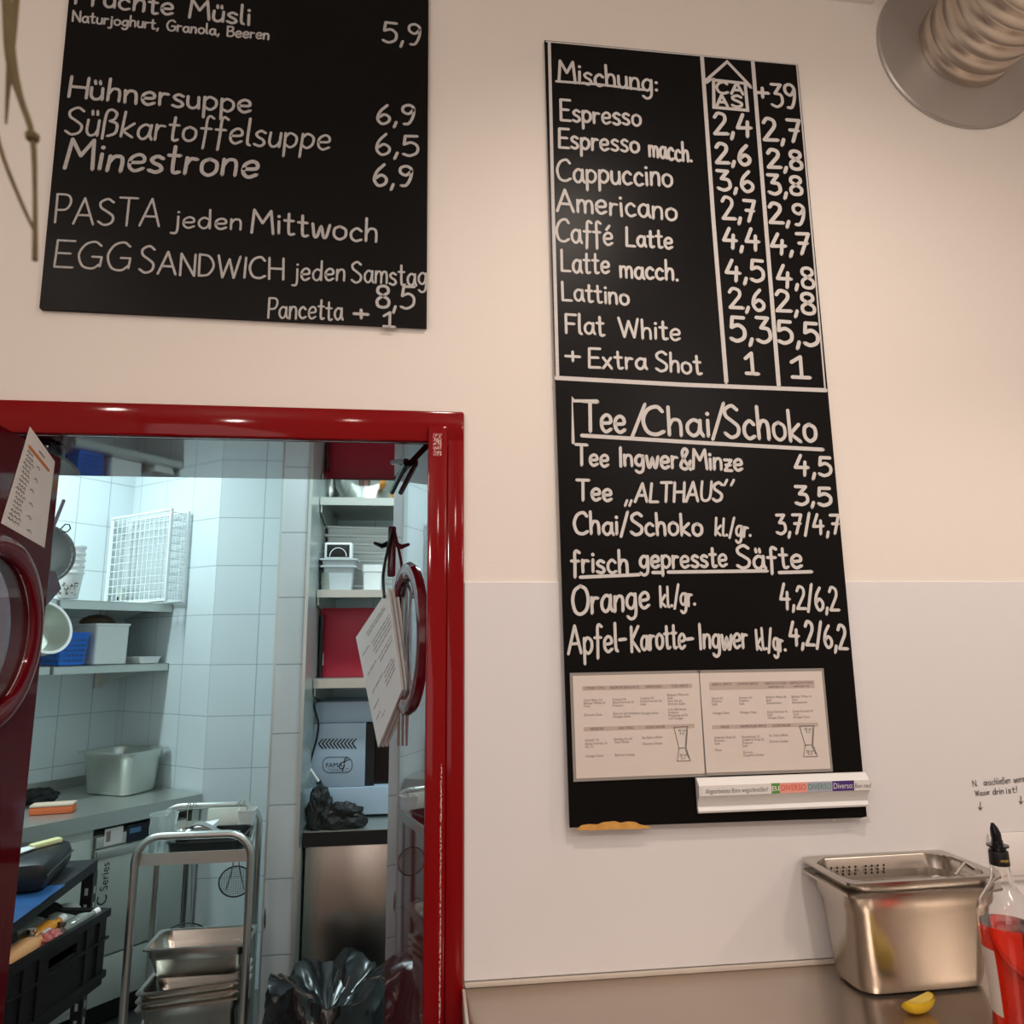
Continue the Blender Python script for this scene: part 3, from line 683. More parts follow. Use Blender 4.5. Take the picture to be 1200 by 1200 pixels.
# ------------------------------------------------------------------ exhaust duct through the wall, top right
dc = Vector((1.408, WY, 3.152))
t = thing('exhaust_duct', 'ribbed silver exhaust duct with wide grey wall collar at the top right corner', 'duct', dc)
MB().lathe([(.125, -.002), (.125, -.020), (.128, -.024), (.232, -.010), (.236, -.006), (.236, -.0005)], dc, 64, 'Y').build('wall_collar', 'rosette', t, world=True)
pr = []
y = -.018
while y > -1.15:
    pr += [(.1265, y), (.1305, y-.004), (.1315, y-.020), (.1300, y-.038), (.1268, y-.041)]; y -= .045
MB().lathe(pr, dc, 48, 'Y').build('spiral_pipe', 'duct', t, world=True, smooth=50)

# ------------------------------------------------------------------ steel counter
CZ = .943
def rot2(p, c, a): return Vector((c[0]+(p[0]-c[0])*math.cos(a)-(p[1]-c[1])*math.sin(a), c[1]+(p[0]-c[0])*math.sin(a)+(p[1]-c[1])*math.cos(a), 0))
ct = thing('counter', 'brushed steel counter top along the white splash panel right of the red door', 'counter', (1.35, 1.2, 0))
MB().mm((.083, .86, CZ-.04), (2.58, WY-.006, CZ), bevel=.002).build('worktop', 'counter', ct, world=True)
MB().mm((.083, WY-.012, CZ), (2.58, WY-.0042, CZ+.008), bevel=.001).build('back_lip', 'cedge', ct, world=True)
MB().mm((.077, .86, CZ-.04), (.0828, WY-.015, CZ+.001), bevel=.001).build('end_strip', 'cedge', ct, world=True)
MB().mm((.12, .92, .1), (2.56, WY-.02, CZ-.04)).build('base_cabinet', 'steel', ct, world=True, smooth=0)
MB().mm((.14, .97, 0), (2.54, WY-.03, .1)).build('plinth', 'black', ct, world=True, smooth=0)

# ------------------------------------------------------------------ gastronorm pans
def pan_parts(L, W, D, root, m='steel', r=.045, fl=.013, taper=.016, z=0, name='pan_body'):
    b = MB(); t = .0016; l, w_ = L-2*fl, W-2*fl
    lp = [rrect(l-2*taper-.03, w_-2*taper-.03, r*.6, z+t), rrect(l-2*taper-.006, w_-2*taper-.006, r*.85, z+t+.006), rrect(l-2*taper, w_-2*taper, r, z+.022), rrect(l-2*taper*.35, w_-2*taper*.35, r, z+D-.038), rrect(l-.002, w_-.002, r, z+D-.032), rrect(l-.001, w_-.001, r, z+D-.003),
          rrect(l+.006, w_+.006, r, z+D), rrect(L, W, .018, z+D), rrect(L, W, .018, z+D-.005), rrect(L-.004, W-.004, .018, z+D-.005), rrect(l+2*t+.004, w_+2*t+.004, r, z+D-.004), rrect(l+2*t, w_+2*t, r, z+D-.032), rrect(l-2*taper*.35+2*t, w_-2*taper*.35+2*t, r, z+D-.040),
          rrect(l-2*taper+2*t, w_-2*taper+2*t, r, z+.02), rrect(l-2*taper-.008, w_-2*taper-.008, r*.85, z+.004), rrect(l-2*taper-.03, w_-2*taper-.03, r*.6, z)]
    b.loops(lp); return b.build(name, m, root, smooth=50)
PA = RAD(1.5)
pc = (.945, 1.455)
pn = thing('gastronorm_pan', 'deep steel gastronorm pan standing on the counter against the splash panel', 'food pan', (pc[0], pc[1], CZ+.0005), PA)
pan_parts(.325, .178, .186, pn, r=.04)
ins = thing('strainer_insert', 'shallow perforated steel strainer set inside the deep pan on the counter', 'strainer', (pc[0], pc[1], CZ+.0005+.159), PA)
pan_parts(.325, .178, .048, ins, fl=.015, taper=.012, r=.038, name='strainer_body')
b = MB()
for i in range(9):
    for j in range(3): b.lathe([(.0001, 0), (.0026, 0)], (-.11+i*.0135+(.01 if i > 4 else 0), (.0605-.001*j), .018+j*.007), 8, 'Y')
for i in range(16):
    for j in range(7): b.lathe([(.0001, 0), (.0022, 0)], (-.10+i*.0133, -.045+j*.015, .0021), 6)
b.build('perforation', 'hole', ins, smooth=0)
b = MB(); b.tube([Vector(p) for p in ((.135, -.04, .047), (.120, -.036, .058), (.107, -.015, .062), (.103, .0, .061), (.112, .016, .057), (.135, .024, .047))], .004, 8)
b.tube([Vector(p) for p in ((.120, -.036, .058), (.085, -.05, .04))], .003, 8); b.build('handle', 'steelpol', ins)

# lemon wedge
lw = onz(1075, 1186, CZ)
t = thing('lemon_wedge', 'yellow lemon wedge lying on the steel counter in front of the pan', 'lemon wedge', (lw.x, lw.y, CZ), RAD(25))
R0 = .026
def wedge(rs, skin):
    b = MB(); n1, n2 = 9, 7; L_ = .037; G_ = []
    for i in range(n1+1):
        th = math.pi*i/n1; row = []
        for j in range(n2+1):
            ph = RAD(-65+130*j/n2); rr = R0*rs*(math.sin(th)**.75 if 0 < i < n1 else .06)
            row.append(b.bm.verts.new(Vector((-L_*math.cos(th)*(1 if rs == 1 else .93), rr*math.cos(ph), rr*math.sin(ph)))))
        G_.append(row)
    if skin:
        for i in range(n1):
            for j in range(n2): b.bm.faces.new((G_[i][j], G_[i+1][j], G_[i+1][j+1], G_[i][j+1]))
    else:
        ax = [b.bm.verts.new(Vector((-L_*math.cos(math.pi*i/n1)*.9, .001, 0))) for i in range(n1+1)]
        for i in range(n1):
            for j in (0, n2): b.bm.faces.new((G_[i][j], G_[i+1][j], ax[i+1], ax[i]))
            for j in range(n2): b.bm.faces.new((G_[i][j], G_[i+1][j], G_[i+1][j+1], G_[i][j+1]))
    bmesh.ops.rotate(b.bm, cent=(0, 0, 0), matrix=Matrix.Rotation(RAD(-118), 3, 'X') @ Matrix.Rotation(0, 3, 'Z'), verts=b.bm.verts)
    return b
zs = 0
for nm, rs, sk, m in (('peel', 1, True, 'lemon'), ('flesh', .9, False, 'lemonf')):
    b = wedge(rs, sk)
    if nm == 'peel': zs = -min(v.co.z for v in b.bm.verts)
    bmesh.ops.translate(b.bm, vec=(0, 0, zs), verts=b.bm.verts); b.build(nm, m, t)

# bottle of red liqueur
bc = (.968, 1.207)
bt = thing('liqueur_bottle', 'clear glass bottle of bright red liqueur with black pourer beside the steel pan', 'bottle', (bc[0], bc[1], CZ+.0005))
out = [(.0001, 0), (.036, 0), (.039, .004), (.0375, .02), (.0345, .06), (.0375, .12), (.0435, .175), (.044, .195), (.041, .206), (.040, .210), (.036, .222), (.025, .238), (.0175, .252), (.0148, .268), (.0138, .290), (.0136, .296)]
inn = [(r-.0022 if r > .003 else r, h+.003 if h < .01 else h) for r, h in out]
MB().lathe(out+inn[::-1], n=40).build('glass_body', 'glass', bt, smooth=60)
lq = [(.0001, .0035)]+[(r-.0020 if r > .003 else r, max(h, .0035)) for r, h in out[1:7]]+[(.0412, .186), (.0001, .186)]
MB().lathe(lq, n=40).build('liqueur', 'liquor', bt, smooth=60)
q = MB().lathe([(.0146, .277), (.0152, .278), (.0148, .298), (.0142, .300), (.0001, .300)], n=32).build('neck_sleeve', 'black', bt)
b = MB()
for k, s in enumerate('APEROL'):
    a = RAD(-118+k*11); o = Vector((.0154*math.cos(a), .0154*math.sin(a), .2845)); X = Vector((-math.sin(a), math.cos(a), 0)); N_ = Vector((math.cos(a), math.sin(a), 0))
    b.text(s, .0058, Matrix.Translation(o) @ Matrix((X, Vector((0, 0, 1)), N_)).transposed().to_4x4(), 'CENTER')
b.build('sleeve_lettering', 'gold', q, smooth=0)
b = MB(); b.lathe([(.0001, .300), (.0125, .301), (.012, .306), (.0168, .3065), (.0168, .309), (.009, .310), (.0085, .316)], n=24)
b.tube([(0, 0, .314), (-.001, 0, .327), (-.003, 0, .336), (-.005, 0, .344)], [.0078, .0080, .006, .0022], 14); b.build('pourer', 'blackgloss', bt)
MB().lathe([(.0368, .02), (.0374, .035), (.0385, .09), (.0416, .15)], n=40).build('back_label', 'paper', bt) if False else None
b = MB(); N_ = 14
A = [[Vector(((r+.0006)*math.cos(RAD(a)), (r+.0006)*math.sin(RAD(a)), h)) for a in [118+k*80/N_ for k in range(N_+1)]] for r, h in ((.0348, .05), (.0362, .09), (.0382, .125), (.0406, .150))]
for P_, Q_ in zip(A, A[1:]):
    for k in range(N_): b.face((P_[k], P_[k+1], Q_[k+1], Q_[k]))
b.build('back_label', 'paper', bt)

# wall socket plate and small tray behind the bottle
sp = pw(1156, 975); sq = pw(1197, 1031)
t = thing('wall_socket', 'white wall switch plate behind the red liqueur bottle', 'wall socket', (sp.x, WY-.0045, sq.z))
b = MB(); b.mm((sp.x, WY-.013, sq.z), (sp.x+.092, WY-.0045, sp.z), bevel=.006); b.build('cover_plate', 'socket', t, world=True)
MB().mm((sp.x+.012, WY-.016, sq.z+.012), (sp.x+.080, WY-.013, sp.z-.012), bevel=.002).build('rocker_switch', 'socket', t, world=True)

# dry twigs hanging close to the viewer, top left
TY = .38
t = thing('dried_branch', 'blurred dry bare twigs hanging in front of the wall at the top left edge', 'dried branch', ony(10, -40, TY))
for k, (pts, r) in enumerate([([(4, -60), (8, 0), (13, 70), (24, 115), (38, 160), (41, 230), (41, 305)], [.0026, .0026, .0030, .0018, .0016, .0012, .0015]),
                              ([(24, -60), (19, 0), (13, 60), (9, 110), (7, 145)], [.0018, .0018, .002, .0012, .0006]),
                              ([(-8, 140), (4, 185), (24, 235), (39, 268)], [.0012, .0012, .0011, .0009])]):
    MB().tube(catmull([ony(x, y, TY+.01*k) for x, y in pts], 4), [a for a in catmull([Vector((v, 0, 0)) for v in r], 4) and [v.x for v in catmull([Vector((v, 0, 0)) for v in r], 4)]], 8).build('twig', 'twig', t, world=True)
b = MB(); b.lathe([(.0001, -.004), (.0032, -.002), (.0036, .001), (.0001, .004)], ony(38, 160, TY), 10); b.build('bud', 'twig', t, world=True)

# ================================================================== KITCHEN SHELL
YB, YP = 3.87, 2.86
AZ = RAD(37); KD = Vector((math.sin(AZ), math.cos(AZ), 0)); KN = Vector((math.cos(AZ), -math.sin(AZ), 0))
J = Vector((-1.072, YB, 0)); K = J-KN*.757
def onA(x, y, off=0): return on(x, y, J-KD*off, KD)
def onL(x, y, off=0): return on(x, y, K+KN*off, KN)
lnear = K-KD*((K.y-(WY+WT))/KD.y)
M['tileA'] = tile_mat('wall_tiles_narrow', TCOL, GCOL, .236, .25, (.066, 0))
M['tileL'] = tile_mat('wall_tiles_left', TCOL, GCOL, .170, .25, (-.14, 0))
M['tileB'] = tile_mat('wall_tiles_back', TCOL, GCOL, .226, .25, (0, 0))
M['tileP'] = tile_mat('pillar_tiles', (.60, .65, .67, 1), (.34, .38, .40, 1), .40, .25, (-.012, .024), mortar=.003)
M['tileR'] = tile_mat('recess_tiles', TCOL, GCOL, .20, .25, (0, 0))
KC = 3.0
wall_quad('wall_kitchen_left', lnear, K, 0, KC, M['tileL'], off=-(K-lnear).length)
wall_quad('wall_kitchen_corner', K, J, 0, KC, M['tileA'])
wall_quad('wall_kitchen_back', J, (-.40, YB, 0), 0, KC, M['tileB'])
xp0, xp1 = ony(331, 580, YP).x, ony(361, 640, YP).x
wall_quad('wall_pillar', (xp0, YP, 0), (xp1, YP, 0), 0, KC, M['tileP'], thick=YB-YP)
struct('trim_4', MB().mm((xp1-.003, YP-.006, 0), (xp1+.009, YB, KC)), 'seal')                    # corner profile of the pillar
struct('trim_5', MB().mm((xp0-.004, YP-.003, 0), (xp0+.004, YP+.02, KC)), 'seal')
YR = 3.62
wall_quad('wall_recess', (xp1, YR, 0), (1.4, YR, 0), 0, KC, M['tileR'])
wall_quad('wall_kitchen_right', (1.4, YR, 0), (1.4, WY+WT, 0), 0, KC, M['tileR'])
struct('floor', MB().mm((-3.3, WY+WT, -.08), (1.5, 4.6, 0)), 'kfloor')
struct('ceiling', MB().mm((-3.3, WY+WT, KC), (1.5, 4.6, KC+.06)), M['white'])

# ------------------------------------------------------------------ kitchen counter and dishwasher
KZ = .891
F0, F1 = onz(238, 930, KZ), onz(20, 972, KZ)
FD = (F1-F0).normalized(); FN = Vector((FD.y, -FD.x, 0)); FN = FN if FN.y < 0 else -FN        # along the front towards the viewer; outwards
def onF(x, y, off=0): return on(x, y, F0+FN*off, FN)
kc = thing('kitchen_counter', 'long grey steel kitchen counter along the tiled wall, above the dishwasher', 'counter', (F0+FD*.9-FN*.35).to_tuple()[:2]+(0,))
cq = [F0+FD*.002, F0+FD*1.75, K-KD*1.75+KN*.004, K-KD*.004+KN*.004]; cq = [Vector((p.x, p.y, KZ)) for p in cq]
MB().slab(cq, (0, 0, -.062)).build('worktop', 'steelk', kc, world=True, smooth=0)
bq = [K-KD*.006+KN*.004, K-KD*1.75+KN*.004, K-KD*1.75+KN*.018, K-KD*.006+KN*.018]
MB().slab([Vector((p.x, p.y, KZ+.001)) for p in bq], (0, 0, .045)).build('splashback', 'steelk', kc, world=True, smooth=0)
for dd in (.022, 1.7):
    lp_ = F0+FD*dd-FN*.035; MB().box((lp_.x, lp_.y, (KZ-.0625)/2), (.035, .035, KZ-.0625), Matrix.Rotation(math.atan2(FD.y, FD.x), 3, 'Z')).build('leg', 'steelk', kc, world=True, smooth=0)
dA = (onF(228, 960)-F0).dot(FD)+.02; dB = (onF(114, 1010)-F0).dot(FD)
def fbox(b, d0, d1, z0, z1, o0, o1, bevel=0):
    c = F0+FD*((d0+d1)/2)+FN*((o0+o1)/2); c.z = (z0+z1)/2
    return b.box(c, (abs(d1-d0), abs(o1-o0), z1-z0), Matrix.Rotation(math.atan2(FD.y, FD.x), 3, 'Z'), bevel)
zgap = KZ-.075
dw = thing('dishwasher', 'stainless undercounter dishwasher with dark display and vertical lettering on its door', 'dishwasher', (F0+FD*((dA+dB)/2)-FN*.3).to_tuple()[:2]+(0,))
fbox(MB(), dA, dB, .10, zgap-.028, -.50, -.05).build('body', 'steelp', dw, world=True, smooth=0)
zc1 = onF(122, 993, -.03).z
fbox(MB(), dA+.002, dB-.002, zc1, zgap-.03, -.05, -.026, .003).build('control_panel', 'steelp', dw, world=True)
zs_ = onF(124, 1120, -.03).z
b = fbox(MB(), dA+.002, dB-.002, zs_+.004, zc1-.006, -.05, -.028, .003); dr_ = b.build('door', 'steelp', dw, world=True)
fbox(MB(), dA+.004, dB-.004, zc1-.045, zc1-.008, -.028, -.016, .005).build('door_grip', 'steelk', dr_, world=True)
fbox(MB(), dA+.002, dB-.002, .11, zs_-.004, -.05, -.028, .003).build('lower_panel', 'steelp', dw, world=True)
fbox(MB(), dA+.01, dB-.01, .02, .10, -.45, -.08).build('plinth', 'black', dw, world=True, smooth=0)
def fquad(b, x0, y0, x1, y1, off, dep=.001):
    p, q = onF(x0, y0, off), onF(x1, y1, off); d0, d1 = (p-F0).dot(FD), (q-F0).dot(FD)
    return fbox(b, min(d0, d1), max(d0, d1), min(p.z, q.z), max(p.z, q.z), off, off+dep)
q = fquad(MB(), 123, 972, 143, 987, -.0258).build('rating_label', 'paperwhite', dw, world=True, smooth=0); q['label'] = 'white rating label'
fquad(MB(), 125, 975, 129, 986, -.0246, .0004).build('label_code', 'inkgrey', q, world=True, smooth=0)
q = fquad(MB(), 149, 968, 199, 976, -.0258).build('display', 'display', dw, world=True, smooth=0)
fquad(MB(), 152, 971, 165, 974, -.0246, .0004).build('display_print', 'dispblue', q, world=True, smooth=0)
o = onF(124.5, 1060, -.0272); up_ = Vector((0, 0, 1)); X = up_; Y = FD.copy()        # lettering climbs the door
t = MB(); m4 = Matrix.Translation(o) @ Matrix((X, Y, X.cross(Y))).transposed().to_4x4()
t.text('C', .062, m4); m4 = Matrix.Translation(o+up_*.058) @ Matrix((X, Y, X.cross(Y))).transposed().to_4x4(); t.text('Series', .048, m4)
t.build('door_lettering', 'hole', dr_, world=True, smooth=0)
cb = thing('base_cabinet', 'plain steel base cabinet under the kitchen counter left of the dishwasher', 'cabinet', (F0+FD*1.2-FN*.3).to_tuple()[:2]+(0,))
fbox(MB(), dB+.012, 1.67, .1, KZ-.063, -.55, -.03).build('body', 'steelp', cb, world=True, smooth=0)
fbox(MB(), dB+.03, dB+.40, .13, KZ-.10, -.03, -.012, .003).build('drawer', 'steelp', cb, world=True)

# things on the kitchen counter
e0, e1 = onz(98, 931, KZ), onz(141, 934, KZ); gd = (e1-e0).normalized(); g2 = Vector((-gd.y, gd.x, 0))
gcn = e0+gd*.125+g2*.115-KD*.012
gp = thing('gastronorm_pan', 'deep steel gastronorm pan on the kitchen counter against the tiles', 'food pan', (gcn.x, gcn.y, KZ+.0005), math.atan2(gd.y, gd.x))
pan_parts(.325, .265, .200, gp, 'steelk', r=.05)
p = onz(60, 954, KZ); sd = onz(82, 951, KZ)-onz(38, 954, KZ)
sg = thing('sponge', 'orange kitchen sponge lying on the steel kitchen counter', 'sponge', (p.x, p.y, KZ+.0005), math.atan2(sd.y, sd.x))
MB().box((0, .02, .016), (.165, .07, .030), bevel=.005).build('foam', 'orange', sg); MB().box((0, .02, .0365), (.165, .07, .0095), bevel=.003).build('scouring_pad', 'spongetop', sg)
def crumple(c, size, seed, m, name, label, cat, rz=0, amp=.35, freq=2.2, sub=4, flat=True, group=None, smooth=30):
    t = thing(name, label, cat, c, rz, group); bm = bmesh.new(); bmesh.ops.create_icosphere(bm, subdivisions=sub, radius=1)
    for v in bm.verts:
        d = v.co.normalized(); n1 = noise.noise(d*freq+Vector((seed, 0, 0))); n2 = 1-abs(noise.noise(d*freq*2.3+Vector((0, seed, 7))))*2
        r = 1+amp*n1+amp*.45*n2
        v.co = Vector((d.x*r*size[0], d.y*r*size[1], d.z*r*size[2]))
    zmin = min(v.co.z for v in bm.verts); cut = zmin*.55 if flat else zmin
    for v in bm.verts:
        if v.co.z < cut: v.co.z = cut
        v.co.z -= cut
    b = MB(); b.bm.free(); b.bm = bm
    b.build('body' if cat != 'cloth' else 'cloth', m, t, smooth=smooth)
    return t
p = onz(44, 946, KZ); crumple((p.x-.05, p.y+.09, KZ+.0005), (.075, .05, .035), 3.1, 'blackrub', 'black_cloth', 'crumpled black cloth behind the orange sponge', 'cloth', AZ)

# ------------------------------------------------------------------ wall shelves on the tiled wall
def wall_shelf(label, zl, zr, d0, d1, depth, th, name='wall_shelf', brk=()):
    pA = K-KD*d0+KN*.004; pB = K-KD*d1+KN*.004
    t = thing(name, label, 'wall shelf', (K-KD*((d0+d1)/2)).to_tuple()[:2]+(zl,))
    q = [pA, pB, pB+KN*depth, pA+KN*depth]; q = [Vector((p.x, p.y, zl)) for p in q]
    b = MB().slab(q, (0, 0, -.004))
    b.slab([q[3], q[2], q[2]-KN*.004, q[3]-KN*.004], (0, 0, -th)); b.slab([q[1], q[2], q[2]+KD*.004, q[1]+KD*.004], (0, 0, -th)); b.slab([q[0], q[3], q[3]-KD*.004, q[0]-KD*.004], (0, 0, -th))
    b.build('shelf_board', 'steelk', t, world=True, smooth=0)
    for dd in brk:
        b = MB(); c = K-KD*dd+KN*.005
        b.slab([Vector((c.x, c.y, zl-.0045)), Vector((c.x, c.y, zl-.12))-Vector((0, 0, 0)), Vector((c.x, c.y, zl-.12))+KN*.02, Vector(((c+KN*(depth-.03)).x, (c+KN*(depth-.03)).y, zl-.025)), Vector(((c+KN*(depth-.03)).x, (c+KN*(depth-.03)).y, zl-.0045))], KD*.006)
        b.box(c+KN*.006+Vector((0, 0, zl-.07)), (.012, .045, .12), Matrix.Rotation(math.atan2(KN.y, KN.x), 3, 'Z'))
        b.build('bracket', 'steelk', t, world=True, smooth=0)
    return t
sA = onA(203, 708); sB = onA(199, 777); nA = (sA-K).dot(KN); S1, S2 = sA.z, sB.z
dl_ = -((on(70, 703, K+KN*nA, KN)-K).dot(KD))
wall_shelf('upper steel wall shelf carrying the white wire basket', S1, S1, .004, dl_, nA, .042, brk=(.12,))
wall_shelf('lower steel wall shelf carrying the blue basket', S2, S2, .004, dl_, nA, .036, brk=(.12,))
wall_shelf('upper steel wall shelf carrying the stack of white cups', S1+.002, S1, dl_+.006, dl_+.95, nA-.012, .042, brk=(.8,))
wall_shelf('lower steel wall shelf behind the hanging pans', S2+.002, S2, dl_+.006, dl_+.95, nA-.012, .036, brk=(.8,))

# white wire basket standing on its side
z0 = S1+.001
bl = K-KD*.128+KN*.012; bx, by = KN, KD; bw_, hz_, bdp = .535, .488, .108
wb = thing('wire_basket', 'large white coated wire basket standing on its side on the upper wall shelf', 'basket', (bl.x, bl.y, z0), math.atan2(bx.y, bx.x))
b = MB(); rw = .0022
for i in range(13): x = bw_*(i+.5)/13; b.tube([(x, .004, .006), (x, .004, hz_-.006)], rw, 5); b.tube([(x, bdp, .006), (x, bdp, hz_-.006)], rw*.8, 5)
for i in range(12): z = hz_*(i+.5)/12; b.tube([(.004, .004, z), (bw_-.004, .004, z), (bw_-.004, bdp, z), (.004, bdp, z), (.004, .004, z)], rw, 5)
for i in range(24): z = hz_*(i+.5)/24; b.tube([(.004, bdp-.002, z), (bw_-.004, bdp-.002, z)], rw*.7, 4)
for i in range(24): x = bw_*(i+.5)/24; b.tube([(x, bdp-.002, .006), (x, bdp-.002, hz_-.006)], rw*.7, 4)
b.build('wire_grid', 'whitewire', wb)
b = MB()
for yy, rr in ((0.004, .010), (bdp-.004, .009)): b.tube([(.006, yy, .008), (bw_-.006, yy, .008), (bw_-.006, yy, hz_-.008), (.006, yy, hz_-.008)], rr, 8, closed=True)
b.build('rim', 'whitewire', wb)
p = bl+bx*.06+by*.052
gb = thing('small_box', 'small grey box standing inside the white wire basket', 'box', (p.x, p.y, z0+.0085), math.atan2(bx.y, bx.x))
MB().box((0, 0, .043), (.052, .03, .086), bevel=.004).build('case', 'steelp', gb); MB().box((0, -.0155, .03), (.018, .002, .018)).build('slot', 'hole', gb, smooth=0)
# stack of cups
cp = onz(74, 702, S1+.003)+KD*.02
names = ['bottom white cup with brown print, lowest of the cup stack', 'white cup nested second from the bottom of the cup stack', 'white cup nested third from the bottom of the cup stack', 'white cup nested second from the top of the cup stack', 'topmost white cup of the cup stack on the upper shelf']
for i in range(5):
    t = thing('cup', names[i], 'cup', (cp.x, cp.y, S1+.0035+.030*i), 0, 'white cups stacked on the upper shelf')
    MB().lathe([(.0001, .001), (.040, .001), (.042, .004), (.056, .118), (.060, .120), (.060, .130), (.056, .131), (.053, .118), (.039, .006), (.0001, .005)], n=32).build('cup_body', 'white', t)
    if i == 0:
        b = MB(); rnd = random.Random(2)
        for k in range(40):
            a, h = rnd.uniform(-2.6, -.4), rnd.uniform(.018, .075); r = .0432+h*.125
            b.box((r*math.cos(a), r*math.sin(a), h), (.0012, rnd.uniform(.004, .012), rnd.uniform(.002, .006)), Matrix.Rotation(a, 3, 'Z') @ Matrix.Rotation(rnd.uniform(-1, 1), 3, 'X'))
        b.build('brown_print', 'brown', t, smooth=0)

# lower shelf: blue basket, white box with brown lid, white tray
z2 = S2+.001
nF = nA-.022
c0, c1 = on(73, 777, K+KN*nF, KN), on(106, 777, K+KN*nF, KN); ux = KD; uy = -KN; W_, D_, H_ = (c1-c0).length-.014, .21, on(109, 741, c1, KN).z-z2; c0 = c0-KN*.02
bb = thing('blue_basket', 'blue perforated plastic basket on the lower wall shelf', 'basket', (c0.x, c0.y, z2), math.atan2(ux.y, ux.x))
b = MB(); e = .018
b.loops([rrect(W_, D_, .012, .004, 3, W_/2, D_/2), rrect(W_+e, D_+e, .014, H_-.01, 3, W_/2, D_/2), rrect(W_+e+.012, D_+e+.012, .014, H_-.01, 3, W_/2, D_/2), rrect(W_+e+.012, D_+e+.012, .014, H_, 3, W_/2, D_/2), rrect(W_+e-.004, D_+e-.004, .012, H_, 3, W_/2, D_/2), rrect(W_-.006, D_-.006, .010, .008, 3, W_/2, D_/2)])
b.build('tub', 'blue', bb)
b = MB()
for i in range(9):
    for j in range(5):
        b.box((W_*(i+.7)/9.6, -.002-.006*(j/5), H_*(.16+.15*j)), (W_*.06, .004, H_*.09))
        b.box((-.002-.006*(j/5), D_*(i+.7)/9.6, H_*(.16+.15*j)), (.004, D_*.06, H_*.09))
b.build('lattice_opening', 'bluemat', bb, smooth=0)
w0, w1 = on(110, 777, K+KN*(nF-.03), KN), on(148, 777, K+KN*(nF-.03), KN); vx = KD; vy = -KN; L_ = (w1-w0).length; H2 = on(149, 731, w1, KN).z-z2
wx = thing('white_box', 'white plastic storage box behind the blue basket', 'box', (w0.x, w0.y, z2), math.atan2(vx.y, vx.x))
MB().loops([rrect(L_, .22, .01, .003, 3, L_/2, .11), rrect(L_+.006, .226, .012, H2-.012, 3, L_/2, .11), rrect(L_+.016, .236, .012, H2-.010, 3, L_/2, .11), rrect(L_+.016, .236, .012, H2, 3, L_/2, .11)]).build('tub', 'white', wx)
p = w0+vx*(L_*.42)+vy*.12
bd = thing('brown_lid', 'round brown domed lid resting on the white storage box', 'lid', (p.x, p.y, z2+H2+.0005))
MB().lathe([(.0001, .001), (.078, .001), (.082, .008), (.070, .026), (.04, .042), (.0001, .048)], n=36).build('dome', 'brown', bd)
p = on(168, 777, K+KN*(nF-.06), KN)-KN*.03
tr = thing('white_tray', 'flat white plastic tray at the right end of the lower wall shelf', 'tray', (p.x, p.y, z2), math.atan2(KN.y, KN.x))
MB().loops([rrect(.17, .10, .01, .001, 3), rrect(.185, .115, .012, .030, 3), rrect(.19, .12, .012, .030, 3), rrect(.19, .12, .012, .035, 3), rrect(.178, .108, .01, .035, 3), rrect(.165, .095, .01, .006, 3)]).build('shell', 'white', tr)

# ------------------------------------------------------------------ pans hanging behind the left door leaf
HY = 2.62
hp = ony(45, 600, HY)
rail = thing('utensil_rail', 'dark utensil rail on the left behind the red door leaf', 'rail', (hp.x-.2, HY+.05, hp.z+.03))
MB().tube([(-.35, 0, 0), (.20, 0, 0)], .008, 8).build('bar', 'steelk', rail)
b = MB()
for x in (-.34, .195): b.tube([(x, 0, 0), (x, 0, KC-hp.z-.0305)], .007, 8)
b.build('hanger', 'steelk', rail)
c = ony(46, 650, HY); R0_ = .098
sv = thing('sieve', 'large round sieve with a steel rim hanging behind the left red door', 'sieve', c)
rt = Matrix.Rotation(RAD(35), 4, 'Z')
b = MB(); b.lathe([(R0_, -.006), (R0_+.007, -.02), (R0_+.007, .02), (R0_-.004, .02), (R0_, -.006)], (0, 0, 0), 48, 'Y', M4=rt); b.build('rim', 'steelpol', sv)
MB().lathe([(R0_-.001, 0), (R0_*.8, .03), (R0_*.45, .05), (.0001, .055)], (0, 0, 0), 32, 'Y', M4=rt).build('mesh_bowl', 'linen', sv)
MB().tube([Vector((.075, -.03, .085)), Vector((.09, -.035, .10)), Vector((.105, -.04, .098)), Vector((.11, -.04, .085)), Vector((.10, -.035, .075)), Vector((.082, -.03, .074))], .0022, 6).build('hanging_loop', 'blackrub', sv)
MB().tube([(0, .05, hp.z+.03-c.z+.008), (0, .044, .16), (0, .02, .11), (0, 0, .10)], .004, 8).build('hook', 'steelk', sv)
c = ony(54, 735, HY-.08); R1 = .085
pn2 = thing('saucepan', 'dark pan with a bright white rim hanging behind the left red door', 'pan', c)
rt = Matrix.Rotation(RAD(62), 4, 'Z') @ Matrix.Rotation(RAD(-18), 4, 'X')
MB().lathe([(R1, 0), (R1*.97, .05), (R1*.75, .075), (.0001, .08), (.0001, .077), (R1*.72, .071), (R1*.93, .048), (R1*.96, .002)], (0, 0, 0), 40, 'Y', M4=rt).build('bowl', 'steelp', pn2)
MB().lathe([(R1+.005, -.003), (R1+.005, .003), (R1-.004, .003), (R1-.004, -.003), (R1+.005, -.003)], (0, 0, 0), 48, 'Y', M4=rt).build('rim', 'white', pn2)
MB().tube([rt @ Vector((0, .01, R1)), (-.03, .04, .16), (-.05, .068, hp.z+.03-c.z-.02), (-.05, .07, hp.z+.03-c.z+.008)], .006, 8).build('handle', 'blackrub', pn2)
c = ony(56, 690, HY-.17)
fl_ = thing('dark_scoop', 'dark purple plastic scoop hanging between the sieve and the pan', 'scoop', c)
